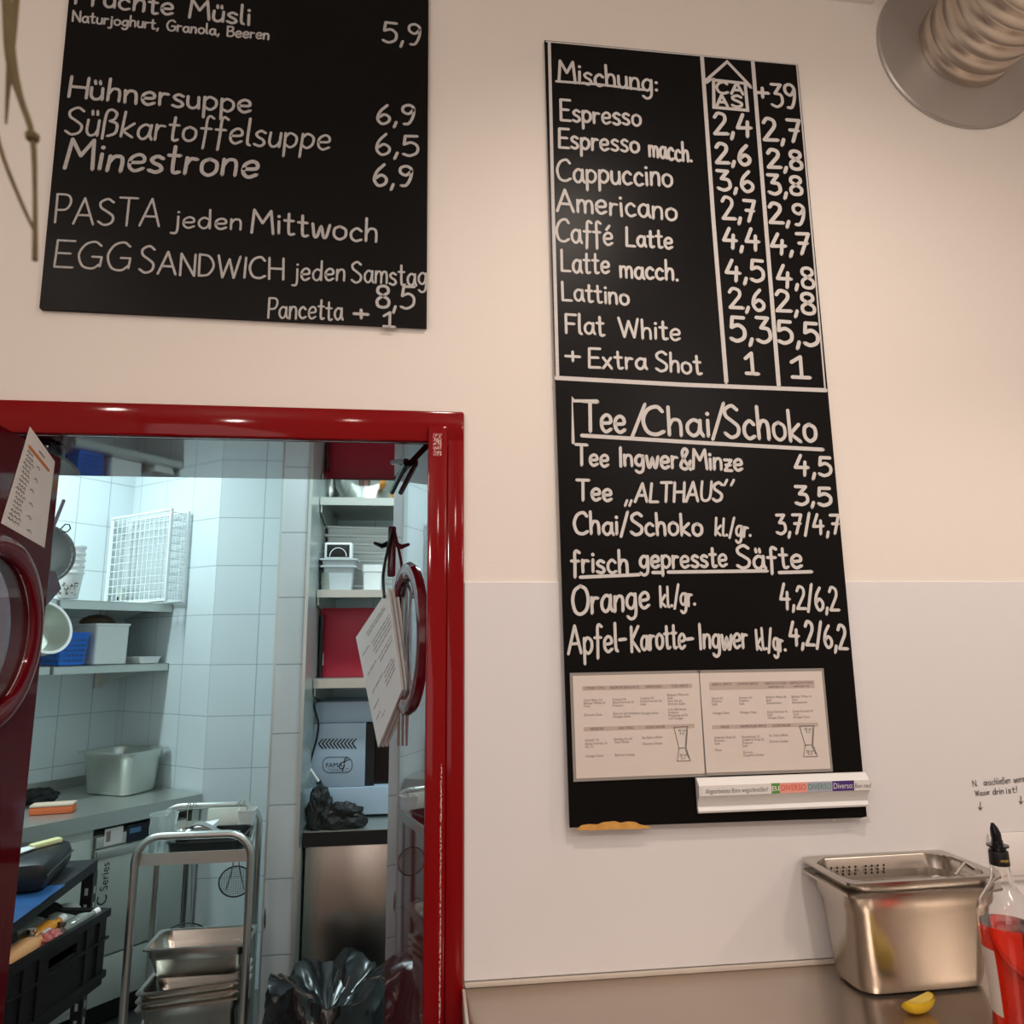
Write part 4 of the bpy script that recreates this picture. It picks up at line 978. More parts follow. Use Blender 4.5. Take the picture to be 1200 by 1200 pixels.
MB().slab([(-.06, 0, .07), (.018, 0, .055), (.040, 0, .0), (.0, 0, -.055), (-.05, 0, -.09)], (-.02, .03, 0)).build('blade', 'purple', fl_, smooth=0)
MB().tube([(-.045, .015, .06), (-.05, .06, .14), (-.05, .15, hp.z+.03-c.z+.008)], .006, 8).build('handle', 'purple', fl_)

# ------------------------------------------------------------------ black shelving rack with case, spatula and blue sheet
RY = 2.80
r1 = ony(115, 1007, RY); RZ = r1.z; r0 = onz(14, 1081, RZ); rd = (r1-r0).normalized(); rn = Vector((-rd.y, rd.x, 0))     # rn points left
r0 = r1-rd*.70
rk = thing('storage_rack', 'black metal storage rack left of the dishwasher with a dark top shelf', 'rack', ((r0+r1)/2+rn*.22).to_tuple()[:2]+(0,))
def slabq(z, t): return MB().slab([Vector((p.x, p.y, z)) for p in (r0, r1, r1+rn*.46, r0+rn*.46)], (0, 0, -t))
slabq(RZ, .032).build('top_shelf', 'blackrub', rk, world=True, smooth=0)
k1 = ony(121, 1153, 2.66); LZ = k1.z-.001
slabq(LZ, .03).build('lower_shelf', 'blackrub', rk, world=True, smooth=0)
for p in (r0+rd*.02+rn*.015, r1-rd*.02+rn*.015, r0+rd*.02+rn*.445, r1-rd*.02+rn*.445):
    po = MB().box((p.x, p.y, (RZ-.033)/2), (.036, .036, RZ-.033), Matrix.Rotation(math.atan2(rd.y, rd.x), 3, 'Z')).build('post', 'black', rk, world=True, smooth=0)
    b = MB()
    for i in range(int((RZ-.06)/.05)): 
        z = .04+i*.05
        b.box(p-rn*.0185+Vector((0, 0, z-p.z)), (.010, .002, .022), Matrix.Rotation(math.atan2(rd.y, rd.x), 3, 'Z'))
        b.box(p-rd*.0185+Vector((0, 0, z-p.z)), (.002, .010, .022), Matrix.Rotation(math.atan2(rd.y, rd.x), 3, 'Z'))
    b.build('slot', 'steelp', po, world=True, smooth=0)
ra = math.atan2(rd.y, rd.x)
p = onz(92, 1019, RZ); c = p+rn*.13-rd*.02
bc_ = thing('tool_case', 'black padded case lying on top of the black rack', 'case', (c.x, c.y, RZ+.0005), ra+RAD(8))
b = MB().box((-.09, 0, .046), (.30, .20, .088), bevel=.03); b.build('body', 'black', bc_)
b = MB().tube([(-.24, -.1005, .05), (.05, -.1005, .05)], .003, 6); b.build('zip', 'blackgloss', bc_)
A_, B_ = onz(71, 981, RZ+.105), onz(36, 992, RZ+.100); C_ = onz(12, 1003, RZ+.097)
sp_ = thing('spatula', 'spatula with pale yellow handle lying on the black case', 'spatula', ((A_+B_)/2).to_tuple()[:2]+(RZ+.0895,))
dd = (B_-A_); dd.z = 0; L_ = dd.length; sp_.rotation_euler = (0, 0, math.atan2(dd.y, dd.x))
MB().box((0, 0, .009), (L_, .030, .016), bevel=.006).build('handle', 'yellowh', sp_)
MB().slab([(L_*.45, -.018, .006), (L_*1.6, -.040, .003), (L_*1.6, .040, .003), (L_*.45, .018, .006)], (0, 0, .003)).build('blade', 'white', sp_, smooth=0)
p = onz(30, 1062, RZ)
bs = thing('blue_sheet', 'blue plastic sheet lying flat on the front of the black rack', 'sheet', (p.x+rn.x*.08, p.y+rn.y*.08, RZ+.0005), ra)
b = MB(); n_ = 10
V_ = [[b.bm.verts.new(Vector((-.17+.34*i/n_, -.115+.23*j/n_, .003+.003*noise.noise(Vector((i*.5, j*.5, 2)))))) for j in range(n_+1)] for i in range(n_+1)]
for i in range(n_):
    for j in range(n_): b.bm.faces.new((V_[i][j], V_[i+1][j], V_[i+1][j+1], V_[i][j+1]))
b.build('film', 'bluemat', bs)

# ------------------------------------------------------------------ black crate of empties pulled half out of the rack
CT = ony(126, 1065, 2.66).z
a1, a0 = onz(126, 1065, CT), onz(14, 1132, CT); cd = (a1-a0).normalized(); cn = Vector((-cd.y, cd.x, 0)); CL = (a1-a0).length; CWd = .34; CH = CT-LZ-.001
cr = thing('crate', 'black plastic crate full of empty bottles pulled out of the rack', 'crate', (a0.x, a0.y, LZ+.0005), math.atan2(cd.y, cd.x))
b = MB(); t_ = .012
b.mm((0, 0, 0), (CL, CWd, .012))
b.mm((0, CWd-t_, .012), (CL, CWd, CH)); b.mm((0, t_, .012), (t_, CWd-t_, CH)); b.mm((CL-t_, t_, .012), (CL, CWd-t_, CH))
hx0, hx1, hz0, hz1 = CL*.36, CL*.66, CH*.66, CH*.80
b.mm((0, 0, .012), (CL, t_, hz0)); b.mm((0, 0, hz1), (CL, t_, CH)); b.mm((0, 0, hz0), (hx0, t_, hz1)); b.mm((hx1, 0, hz0), (CL, t_, hz1))
b.build('tub', 'black', cr, smooth=0)
b = MB()
for z0_, z1_ in ((CH-.022, CH+.001), (CH*.60, CH*.63), (.02, .04)):
    b.mm((-.008, -.008, z0_), (CL+.008, -.0002, z1_)); b.mm((-.008, CWd+.0002, z0_), (CL+.008, CWd+.008, z1_)); b.mm((-.008, 0, z0_), (-.0002, CWd, z1_)); b.mm((CL+.0002, 0, z0_), (CL+.008, CWd, z1_))
for x in (.1, .25, .75, .9): b.mm((CL*x-.004, -.007, .04), (CL*x+.004, -.0002, CH-.022))
b.build('rim_rib', 'black', cr, smooth=0)
def bottle(px_, py_, zz, ax, L, r, m, mcap, name, label, cat='bottle', grp='empties in the black crate'):
    """a lying bottle: body, shoulder, neck, cap along ax"""
    c = onz(px_, py_, zz); ax = Vector(ax).normalized(); q = Vector((0, 0, 1)).rotation_difference(ax).to_matrix().to_4x4()
    t = thing(name, label, cat, c, 0, grp)
    MB().lathe([(.0001, -L*.5), (r*.9, -L*.5), (r, -L*.47), (r, L*.05), (r*.8, L*.16), (r*.42, L*.28), (r*.40, L*.38), (.0001, L*.38)], n=20, M4=q).build('glass_body', m, t)
    MB().lathe([(.0001, L*.37), (r*.5, L*.37), (r*.5, L*.5), (.0001, L*.5)], n=16, M4=q).build('cap', mcap, t)
    return t
zb = CT-.022
bd_ = (cd+Vector((0, 0, .10)))
bottle(24, 1117, zb, cd+Vector((.10, .1, .12)), .22, .034, 'peach', 'white', 'juice_bottle', 'large peach coloured juice bottle at the near end of the black crate')
bottle(53, 1091, zb, cd+Vector((.10, 0, .16)), .15, .027, 'juice', 'white', 'juice_bottle', 'bright orange juice bottle in the middle of the black crate')
bottle(81, 1087, zb, cd+Vector((.2, 0, .2)), .13, .022, 'juicey', 'white', 'juice_bottle', 'small yellow juice bottle at the far end of the black crate')
bottle(93, 1080, zb+.01, cd+Vector((.5, .1, .25)), .13, .022, 'glassdull', 'white', 'glass_bottle', 'clear empty bottle with white cap beside the yellow juice bottle')
bottle(38, 1087, zb, cd+Vector((.3, .6, -.1)), .17, .030, 'glassdull', 'black', 'glass_bottle', 'dark empty bottle behind the peach juice bottle in the crate')
bottle(33, 1113, zb-.02, Vector((.05, .1, 1)), .11, .026, 'glassdull', 'steelpol', 'glass_jar', 'dark glass jar standing near the front wall of the crate', 'jar')
bottle(69, 1094, zb, (.1, .3, 1), .06, .024, 'brown', 'brown', 'jar', 'small brown jar between the orange and yellow juice bottles', 'jar')
for (x, y, ax, label, m) in ((57, 1073, (.4, -.5, .7), 'dark grey round lid leaning at the back of the crate', 'blackrub'), (76, 1070, (.1, -.3, .9), 'light grey lid lying on top at the far end of the crate', 'steelp')):
    c = onz(x, y, zb+.01); q = Vector((0, 0, 1)).rotation_difference(Vector(ax).normalized()).to_matrix().to_4x4()
    t = thing('round_disc', label, 'jar lid', c, 0, 'lids in the black crate')
    MB().lathe([(.0001, -.004), (.045, -.004), (.047, 0), (.045, .004), (.0001, .004)], n=24, M4=q).build('disc', m, t)
c = onz(58, 1102, zb); crumple((c.x, c.y, zb-.012), (.035, .03, .022), 8.3, 'pinkp', 'scrap', 'crumpled pink wrapper between the bottles in the crate', 'wrapper')

# ------------------------------------------------------------------ steel serving cart
NY, FY = 2.60, 3.05
zr = ony(230, 974, NY).z-.012
nl, nr_, fl2, fr2 = ony(158, 1010, NY).x, ony(294, 1010, NY).x, ony(186, 985, FY).x, ony(303, 985, FY).x
ca = thing('serving_cart', 'tubular steel serving cart in front of the dishwasher', 'cart', ((nl+fr2)/2, (NY+FY)/2, 0))
def hoop(xl, xr, y, name):
    r = .075; pts = [Vector((xl-.0, y, .10))]
    for a in range(0, 91, 15): pts.append(Vector((xl+r-r*math.cos(RAD(a)), y, zr-r+r*math.sin(RAD(a)))))
    for a in range(90, -1, -15): pts.append(Vector((xr-r+r*math.cos(RAD(a)), y, zr-r+r*math.sin(RAD(a)))))
    pts.append(Vector((xr, y, .10)))
    MB().tube(pts, .0125, 12).build(name, 'steelcart', ca, world=True)
hoop(nl, nr_, NY, 'push_hoop'); hoop(fl2, fr2, FY, 'push_hoop')
zt = ony(230, 1007, NY).z-.012
for z_, nm in ((zt, 'top_tray'), (ony(236, 1152, NY+.016).z-.012-.19-.048-.012-.002, 'bottom_tray')):
    q = [Vector((nl+.008, NY+.006, z_)), Vector((nr_-.008, NY+.006, z_)), Vector((fr2-.008, FY-.006, z_)), Vector((fl2+.008, FY-.006, z_))]
    b = MB().slab(q, (0, 0, -.003))
    for i in range(4):
        p_, n2_ = q[i], q[(i+1) % 4]; inn_ = (sum(q, Vector())/4-(p_+n2_)/2).normalized()*.004
        b.slab([p_, n2_, n2_+inn_, p_+inn_], (0, 0, .034))
    b.build(nm, 'steelk', ca, world=True, smooth=0)
b = MB()
for x, y in ((nl, NY), (nr_, NY), (fl2, FY), (fr2, FY)):
    w_ = MB(); w_.lathe([(.0001, -.012), (.05, -.012), (.05, .012), (.0001, .012)], (x, y, .0505), 20, 'Y'); w_.mm((x-.012, y-.018, .05), (x+.012, y+.018, .105)); w_.build('castor', 'blackrub', ca, world=True)
# on the cart
tc_ = ony(189, 1006, NY+.10)
gj = thing('glass_jar', 'clear ribbed glass jar standing on the left of the cart top', 'jar', (tc_.x, NY+.10, zt+.001))
o_ = [(.0001, .001), (.034, .001), (.038, .006), (.041, .10), (.044, .128), (.046, .134)]
MB().lathe(o_+[(r-.004 if r > .01 else r, h+.005 if h < .05 else h) for r, h in o_][::-1], n=24).build('glass_body', 'jarglass', gj, smooth=60)
b = MB()
for k in range(12): a = k*math.pi/6; b.tube([(.0385*math.cos(a), .0385*math.sin(a), .012), (.042*math.cos(a), .042*math.sin(a), .10)], .003, 5)
b.build('rib', 'jarglass', gj)
tx = ony(245, 1002, NY+.16).x
bt_ = thing('black_tray', 'black plastic tray on top of the serving cart', 'tray', (tx, NY+.17, zt+.001))
MB().loops([rrect(.22, .20, .03, .001), rrect(.235, .215, .035, .045), rrect(.245, .225, .035, .046), rrect(.243, .223, .035, .049), rrect(.232, .212, .035, .048), rrect(.215, .195, .03, .006)]).build('shell', 'black', bt_)
ld = thing('steel_ladle', 'curved steel ladle lying across the black tray on the cart', 'ladle', (tx, NY+.14, zt+.045))
b = MB(); pr_ = [(-.085, 0, .012), (-.06, 0, .035), (-.03, 0, .042), (.0, 0, .032), (.04, 0, .012), (.10, 0, .008)]
cc = catmull([Vector(p) for p in pr_], 5)
b.loops([[p+Vector((0, -.02, 0)), p+Vector((0, .02, 0)), p+Vector((0, .02, .004)), p+Vector((0, -.02, .004))] for p in cc]); b.build('handle', 'steelpol', ld)
MB().lathe([(.0001, -.02), (.02, -.015), (.032, .0), (.030, .0), (.018, -.012), (.0001, -.016)], (-.085, .0, .022), 20).build('scoop', 'steelpol', ld)
nk = thing('napkin', 'folded white paper on the black tray', 'paper', (ony(240, 985, NY+.2).x, NY+.21, zt+.052)); MB().slab([(-.035, -.03, .0), (.03, -.035, .006), (.035, .03, .012), (-.028, .032, .002)], (0, 0, .016)).build('sheet', 'paperwhite', nk, smooth=0)
dl2 = thing('steel_plate', 'dark grey lid leaning behind the black tray on the cart', 'lid', (ony(262, 980, NY+.33).x, NY+.34, zt+.001), 0)
MB().box((0, .02, .045), (.14, .012, .095), Matrix.Rotation(RAD(-14), 3, 'X'), bevel=.004).build('plate', 'greyplas' if False else 'steelp', dl2)
cb_ = thing('clear_tub', 'small clear plastic tub at the right rear of the cart top', 'tub', (ony(294, 983, NY+.34).x-.02, NY+.35, zt+.001))
MB().loops([rrect(.05, .05, .01, .001, 3), rrect(.06, .06, .012, .085, 3), rrect(.064, .064, .012, .085, 3), rrect(.064, .064, .012, .088, 3), rrect(.057, .057, .012, .088, 3), rrect(.046, .046, .01, .004, 3)]).build('shell', 'white', cb_)
def skimmer(xh, xc, yc, rad, label, spread, drop=0):
    yy = FY-.016; c = ony(xc, yc, yy-.03); r = rad/850*FY*.98; hx = ony(xh, 950, FY).x
    t = thing('skimmer', label, 'skimmer', c, 0, 'skimmers hanging from the cart')
    b = MB(); ring = [Vector((r*math.cos(a), .006*math.sin(a), r*.86*math.sin(a))) for a in [2*math.pi*k/36 for k in range(36)]]
    b.tube(ring, .0026, 6, closed=True); b.build('rim', 'blackrub', t)
    b = MB()
    for k in range(-6, 7):
        x = r*k/7; h = r*.86*math.sqrt(1-(k/7)**2); b.tube([(x, .004, -h), (x, .012, 0), (x, .004, h)], .0009, 4); h2 = r*math.sqrt(1-(k/7)**2); z = r*.86*k/7; b.tube([(-h2, .004, z), (0, .012, z), (h2, .004, z)], .0009, 4)
    b.build('wire_mesh', 'linen', t)
    zt_ = zr-c.z+.0155; dx = hx-c.x; b = MB()
    for s_ in (-1, 1):
        b.tube([(s_*r*.55, .0, -r*.5), (s_*r*.18, -.006, r*.9), (dx*.5+s_*.012, .0, (r*.86+zt_)/2), (dx+s_*.010, .004, zt_-.04), (dx+s_*.010, .004, zt_), (dx+s_*.010, .046-.012, zt_+.001)], .0022, 6)
    b.tube([(dx+.010, .034, zt_+.001), (dx+.010, .034, zt_-.022)], .0022, 6); b.tube([(dx-.010, .034, zt_+.001), (dx-.010, .034, zt_-.022)], .0022, 6)
    b.build('handle', 'steelk', t)
skimmer(284, 276, 1033, 17, 'small wire skimmer hanging on the right of the cart rear hoop', 1)
skimmer(227, 217, 1112, 28, 'large wire skimmer hanging on the left of the cart rear hoop', 1)
# pans stacked at the bottom of the cart
gx0 = ony(234, 1160, NY+.10).x; tl = RAD(-4.0)
zz = ony(236, 1152, NY+.016).z-.012-.19-.048-.012
for i, lab in enumerate(('lowest deep steel pan of the stack on the cart', 'middle deep steel pan nested in the stack on the cart', 'upper deep steel pan nested in the stack on the cart')):
    t = thing('gastronorm_pan', lab, 'food pan', (gx0, NY+.105, zz+.024*i+.012), 0, 'steel pans stacked on the cart'); t.rotation_euler = (0, tl, 0)
    pan_parts(.325, .178, .190, t, 'steel', r=.035)
t = thing('gastronorm_pan', 'shallower steel pan on top of the pan stack on the cart', 'food pan', (gx0-.004, NY+.115, zz+.19+.048+.012+.012), 0, 'steel pans stacked on the cart')
pan_parts(.325, .178, .100, t, 'steel', r=.035)
q = MB().box((-.1462, -.02, .054), (.0012, .03, .016)); q = q.build('green_sticker', 'green', t, smooth=0); q['label'] = 'small green sticker'
c = ony(306, 1080, FY-.2); crumple((fr2+.075, FY-.12, .52), (.018, .06, .16), 5.5, 'blackrub', 'black_cloth', 'black cloth hanging beside the right rear of the cart', 'cloth', 0, flat=False)
c = ony(168, 1180, 2.5); crumple((c.x-.01, 2.42, .0005), (.075, .09, .17), 2.2, 'white', 'waste_bag', 'crumpled white plastic bag on the floor beside the cart', 'bag', amp=.3)

# ------------------------------------------------------------------ recess: shelves, worktop, machine
SY = 3.05
def P3(x, y, Y=SY): return ony(x, y, Y)
x0 = xp1+.012; x1 = .45
for y0_, y1_, lab in ((583, 592, 'top steel shelf of the recess carrying the mixing bowls'), (691, 700, 'middle steel shelf of the recess carrying grey containers'), (795, 806, 'lowest steel shelf of the recess above the enamel machine')):
    z_ = P3(415, y0_).z; th = z_-P3(415, y1_).z
    t = thing('wall_shelf', lab, 'wall shelf', ((x0+x1)/2, 3.3, z_))
    b = MB().mm((x0, SY+.003, z_-.006), (x1, YR-.004, z_)); b.mm((x0, SY, z_-th), (x1, SY+.003, z_)); b.build('shelf_board', 'steelk', t, world=True, smooth=0)
    for xb in (x0+.002, x1-.01):
        b = MB(); b.slab([Vector((xb, SY+.01, z_-.0065)), Vector((xb, SY+.01, z_-th-.03)), Vector((xb, YR-.004, z_-.16)), Vector((xb, YR-.004, z_-.0065))], (.006, 0, 0)); b.build('bracket', 'steelk', t, world=True, smooth=0)
ZS = [P3(415, y).z for y in (583, 691, 795)]
# bowls
def bowl(c, r, h, label):
    t = thing('mixing_bowl', label, 'bowl', c); MB().lathe([(.0001, .001), (r*.45, .001), (r*.55, .006), (r*.86, h*.45), (r, h), (r*1.04, h), (r*1.04, h+.004), (r*.985, h+.003), (r*.84, h*.47), (r*.5, .01), (.0001, .006)], n=48).build('bowl_body', 'steelpol', t)
bowl((P3(430, 570, 3.22).x, 3.25, ZS[0]+.0005), .155, .16, 'large polished steel mixing bowl on the top shelf of the recess')
bowl((P3(385, 570, 3.40).x-.01, 3.44, ZS[0]+.0005), .115, .15, 'smaller steel mixing bowl behind the large one on the top shelf')
p = P3(458, 580, 3.10); t = thing('orange', 'orange fruit on the top shelf right of the large bowl', 'fruit', (p.x+.03, 3.11, ZS[0]+.0005)); MB().lathe([(.0001, .0)]+[(.035*math.sin(a), .035-.035*math.cos(a)) for a in [math.pi*k/12 for k in range(1, 12)]]+[(.0001, .07)], n=20).build('peel', 'juice', t)
# stacked white trays
zt0 = ZS[1]+.0005; zt1 = P3(415, 616, 3.25).z; NT = 8; ht = (zt1-zt0)/NT
ords = ['lowest', 'second from the bottom', 'third from the bottom', 'fourth from the bottom', 'fourth from the top', 'third from the top', 'second from the top', 'topmost']
xa, xb_ = P3(372, 650, 3.25).x, P3(470, 650, 3.25).x; cx_ = (xa+xb_)/2; wx_ = xb_-xa
for i in range(NT):
    t = thing('stacking_tray', 'white stacking tray on the middle recess shelf, %s of its stack' % ords[i], 'tray', (cx_, 3.41, zt0+ht*i), RAD(7), 'white trays stacked in the recess')
    L1, W1 = wx_*.97, .29
    MB().loops([rrect(L1*.90, W1*.86, .01, 0, 3), rrect(L1*.92, W1*.9, .012, ht*.70, 3), rrect(L1, W1, .014, ht*.72, 3), rrect(L1, W1, .014, ht*.95, 3), rrect(L1*.97, W1*.96, .014, ht*.95, 3), rrect(L1*.88, W1*.84, .01, ht*.3 if i < NT-1 else ht*.94, 3)]).build('tray_body', 'white', t)
# small grey container with box on it
gx = P3(397, 680, 3.13).x; s_ = 3.13/850
gc = thing('grey_container', 'grey plastic gastronorm container with rims on the middle recess shelf', 'container', (gx, 3.15, ZS[1]+.0005))
w_ = 43*s_; hh = (691-655)*s_
MB().loops([rrect(w_*.68, w_*.62, .012, .001), rrect(w_*.78, w_*.72, .015, hh*.72), rrect(w_*.95, w_*.85, .012, hh*.73), rrect(w_*.95, w_*.85, .012, hh*.78), rrect(w_*.82, w_*.74, .015, hh*.78), rrect(w_*.86, w_*.78, .015, hh*.94), rrect(w_, w_*.9, .012, hh*.95), rrect(w_, w_*.9, .012, hh)]).build('tub', 'greyplas', gc)
db = thing('dispenser_box', 'small white framed black box with arched window standing on the grey container', 'box', (gx-.003, 3.14, ZS[1]+hh+.001))
bw, bh2 = 31*s_, 19*s_
MB().box((0, 0, bh2/2), (bw, .07, bh2), bevel=.006).build('case', 'white', db); MB().box((0, -.0355, bh2*.48), (bw*.82, .003, bh2*.76), bevel=.001).build('front_panel', 'black', db)
MB().tube([Vector((bw*.30*math.cos(a), -.038, bh2*.14+bh2*.52*math.sin(a))) for a in [math.pi*k/14 for k in range(15)]], .0018, 6).build('arch', 'white', db)
wbx = thing('white_tub', 'small white tub beside the grey container on the middle recess shelf', 'tub', (P3(436, 680, 3.13).x, 3.16, ZS[1]+.0005))
w2, h2_ = 23*s_, 30*s_
MB().loops([rrect(w2*.86, w2*.8, .008, .001, 3), rrect(w2*.93, w2*.88, .010, h2_*.72, 3), rrect(w2, w2*.95, .010, h2_*.74, 3), rrect(w2, w2*.95, .010, h2_, 3)]).build('tub', 'white', wbx)
gt = thing('glass_tumbler', 'dull glass tumbler at the left end of the middle recess shelf', 'glass', (x0+.03, 3.12, ZS[1]+.0005))
MB().lathe([(.0001, .001), (.024, .001), (.027, .075), (.025, .075), (.022, .006), (.0001, .006)], n=20).build('glass_body', 'glassdull', gt)
# red panel on the lowest shelf
xr0, xr1 = P3(374, 750, 3.16).x, P3(462, 750, 3.16).x; hr = P3(415, 704, 3.16).z-ZS[2]
t = thing('red_cutting_board', 'large red plastic cutting board standing on the lowest recess shelf', 'cutting board', ((xr0+xr1)/2, 3.17, ZS[2]+.0005)); MB().mm((xr0-(xr0+xr1)/2, 0, 0), (xr1-(xr0+xr1)/2, .02, hr-.03), bevel=.004).build('board', 'redplas', t)
t = thing('black_board', 'narrow black board standing left of the red cutting board', 'board', (x0+.012, 3.14, ZS[2]+.0005)); MB().mm((-.006, 0, 0), (.006, .16, hr-.06), bevel=.002).build('board', 'black', t); MB().mm((.0062, .02, .05), (.008, .12, .10)).build('label', 'greyplas', t)
# worktop below
WZ = ony(400, 973.5, 2.93).z
wk = thing('recess_worktop', 'dark edged steel worktop in the recess carrying the enamel machine', 'worktop', ((x0+x1)/2, 3.25, 0))
MB().mm((x0, 2.93, WZ-.052), (x1, YR-.003, WZ)).build('worktop', 'steelk', wk, world=True, smooth=0)
MB().mm((x0, 2.926, WZ-.052), (x1, 2.9295, WZ-.002)).build('front_edge', 'black', wk, world=True, smooth=0)
fgd = thing('refrigerator', 'brushed steel refrigerator cabinet under the recess worktop', 'refrigerator', ((x0+x1)/2, 3.25, 0))
MB().mm((x0+.004, 2.99, .08), (x1-.01, YR-.02, WZ-.054)).build('body', 'steelk', fgd, world=True, smooth=0)
MB().mm((x0+.006, 2.955, .10), (.12, 2.989, WZ-.058), bevel=.004).build('door', 'steel', fgd, world=True)
MB().mm((x0+.03, 3.02, 0), (x1-.05, YR-.05, .08)).build('plinth', 'black', fgd, world=True, smooth=0)
# machine
my = onz(405, 946, WZ).y; my = min(max(my, 2.98), 3.12)
def PM(x, y): return ony(x, y, my)
ma = thing('dough_machine', 'blue grey enamel kitchen machine with black chevrons on the recess worktop', 'machine', (PM(410, 940).x, my+.15, WZ))
zb1 = PM(400, 923).z; zt_m = PM(400, 848).z; xm0, xm1, xm2, xm3 = PM(365, 900).x, PM(427.5, 900).x, PM(438, 900).x, PM(475, 900).x
q = MB().mm((xm0-.006, my, WZ+.012), (xm3, my+.33, zb1), bevel=.005).build('base', 'machine', ma, world=True)
MB().mm((xm0, my+.006, zb1+.0005), (xm1, my+.30, zt_m), bevel=.004).build('housing', 'machine', ma, world=True)
MB().mm((xm1+.0005, my+.015, zb1+.0005), (xm2, my+.30, zt_m-.004)).build('side_panel', 'blackrub', ma, world=True, smooth=0)
MB().mm((xm2+.0005, my+.05, zb1+.0005), (xm3-.01, my+.30, zt_m-.004)).build('glass_hatch', 'blackgloss', ma, world=True, smooth=0)
zl0, zl1 = PM(400, 845).z, PM(400, 823).z
MB().mm((xm0+.004, my+.03, zt_m+.0005), (xm3-.01, my+.28, zl1), bevel=.004).build('hopper_lid', 'machine', ma, world=True)
b = MB()
for sx in (xm0+.03, xm3-.03):
    for sy in (my+.03, my+.28): b.lathe([(.0001, 0), (.012, 0), (.012, .0115), (.0001, .0115)], (sx, sy, WZ+.0003), 12)
b.build('foot', 'blackrub', ma, world=True)
pm = lambda x, y: ony(x, y, my+.0057); NM = Vector((0, -1, 0))
b = MB()
for k in range(10):
    x = 373.5+k*4.35; pline(b, pm, NM, [(x+4.6, 866), (x, 871.5-k*.05), (x+4.6, 877)], 1.5)
b.build('chevron', 'hole', ma, world=True, smooth=0)
b = MB(); cx0, cy0, hw, hh_, rr = 395.5, 896.3, 17.3, 9.2, 8
pts = []
for qx, qy, a0 in ((1, -1, -90), (1, 1, 0), (-1, 1, 90), (-1, -1, 180)):
    for k in range(7):
        a = RAD(a0+15*k); pts.append((cx0+qx*(hw-rr)+rr*math.cos(a), cy0+qy*(hh_-rr)+rr*math.sin(a)))
pline(b, pm, NM, pts+[pts[0]], .7)
o = pm(381.5, 899.5); b.text('FAMA', .026, Matrix.Translation(o+NM*.0008) @ Matrix((Vector((1, 0, 0)), Vector((0, 0, 1)), NM)).transposed().to_4x4())
for pts in ([(402, 893), (398.5, 895), (397.5, 898.5), (400, 901), (403, 899), (403.5, 896)], [(403, 893), (404.5, 889), (408, 887.5)], [(403.5, 894), (406, 891), (409.5, 890.5)], [(403.2, 896), (402.5, 900), (401, 904)]): pline(b, pm, NM, catmull([Vector((p[0], p[1], 0)) for p in pts], 4) and [(v.x, v.y) for v in catmull([Vector((p[0], p[1], 0)) for p in pts], 4)], 1.1)
for x_, y_, x2_ in ((384, 901.5, 397), (405, 900.5, 409), (386, 903.5, 408)): pline(b, pm, NM, [(x_, y_), (x2_, y_)], .35)
b.build('emblem', 'hole', ma, world=True, smooth=0)
# cables on the left of the machine
pc_ = lambda x, y: ony(x, y, my-.03)
t = thing('power_cable', 'black power cable running down from the lowest recess shelf', 'cable', pc_(366, 820)); MB().tube(catmull([pc_(*p) for p in ((365, 812), (369, 832), (373, 848), (371, 866), (366, 884), (362, 900))], 5), .0045, 8).build('cable', 'blackrub', t, world=True)
t = thing('white_cable', 'white cable with plug strung between the pillar and the enamel machine', 'cable', pc_(358, 890)); MB().tube(catmull([pc_(*p) for p in ((361, 873), (357, 890), (364, 902), (373.5, 916))], 5), .005, 8).build('cable', 'white', t, world=True); MB().lathe([(.0001, -.004), (.010, -.004), (.010, .004), (.0001, .004)], pm(374, 916.5)+NM*.006, 16, 'Y').build('plug', 'black', t, world=True)
c = onz(364, 972, WZ); crumple((c.x+.028, 2.985, WZ+.0005), (.042, .045, .085), 4.4, 'blackrub', 'black_cloth', 'upright crumpled black cloth left of the enamel machine', 'cloth', .3)
c = onz(399, 974, WZ); crumple((c.x, 2.98, WZ+.0005), (.080, .038, .05), 6.1, 'blackrub', 'black_cloth', 'flat crumpled black cloth in front of the enamel machine', 'cloth', 0)

# ------------------------------------------------------------------ waste bin with black liner
bx_, by_ = ony(386, 1150, 2.56).x, 2.58; ztop = ony(386, 1168, 2.56).z
bn = thing('waste_bin', 'waste bin with a black plastic liner in front of the recess', 'waste bin', (bx_, by_, 0))
MB().lathe([(.0001, .001), (.155, .001), (.16, .006), (.185, ztop-.05), (.19, ztop-.045), (.185, ztop-.045), (.155, .01), (.0001, .008)], n=40).build('tub', 'black', bn)
b = MB(); n_, m_ = 96, 22; rings = []
for j in range(m_+1):
    u = j/m_; ring = []
    for k in range(n_):
        a = 2*math.pi*k/n_; e_ = Vector((math.cos(a), math.sin(a), 0))
        if u < .45: rr = .205-.01*(u/.45); z = ztop-.22+(u/.45)*.20
        elif u < .6: rr = .195-.02*((u-.45)/.15); z = ztop-.02+.045*((u-.45)/.15)
        else: rr = .175*(1-(u-.6)/.4)+.0005; z = ztop+.025-.10*((u-.6)/.4)
        nz = noise.noise(e_*2.0+Vector((0, 0, u*3.5))); n2 = 1-2*abs(noise.noise(e_*2.6+Vector((u*3.5, 3, 0)))); tb = .8+.2*min(1, u*2)
        amp = .022 if u > .4 else .018
        pk = .075*max(0, noise.noise(e_*1.5+Vector((4.2, 1, 0))))*(1 if .35 < u < .8 else .2)
        cr_ = .5*noise.noise(e_*7+Vector((u*11, 1, 2)))
        ring.append(b.bm.verts.new(e_*(rr+amp*nz*tb+amp*.5*n2+.010*cr_)+Vector((0, 0, z+pk+amp*.7*n2*min(1, max(0, u-.25)*3)+amp*nz+.012*cr_))))
    rings.append(ring)
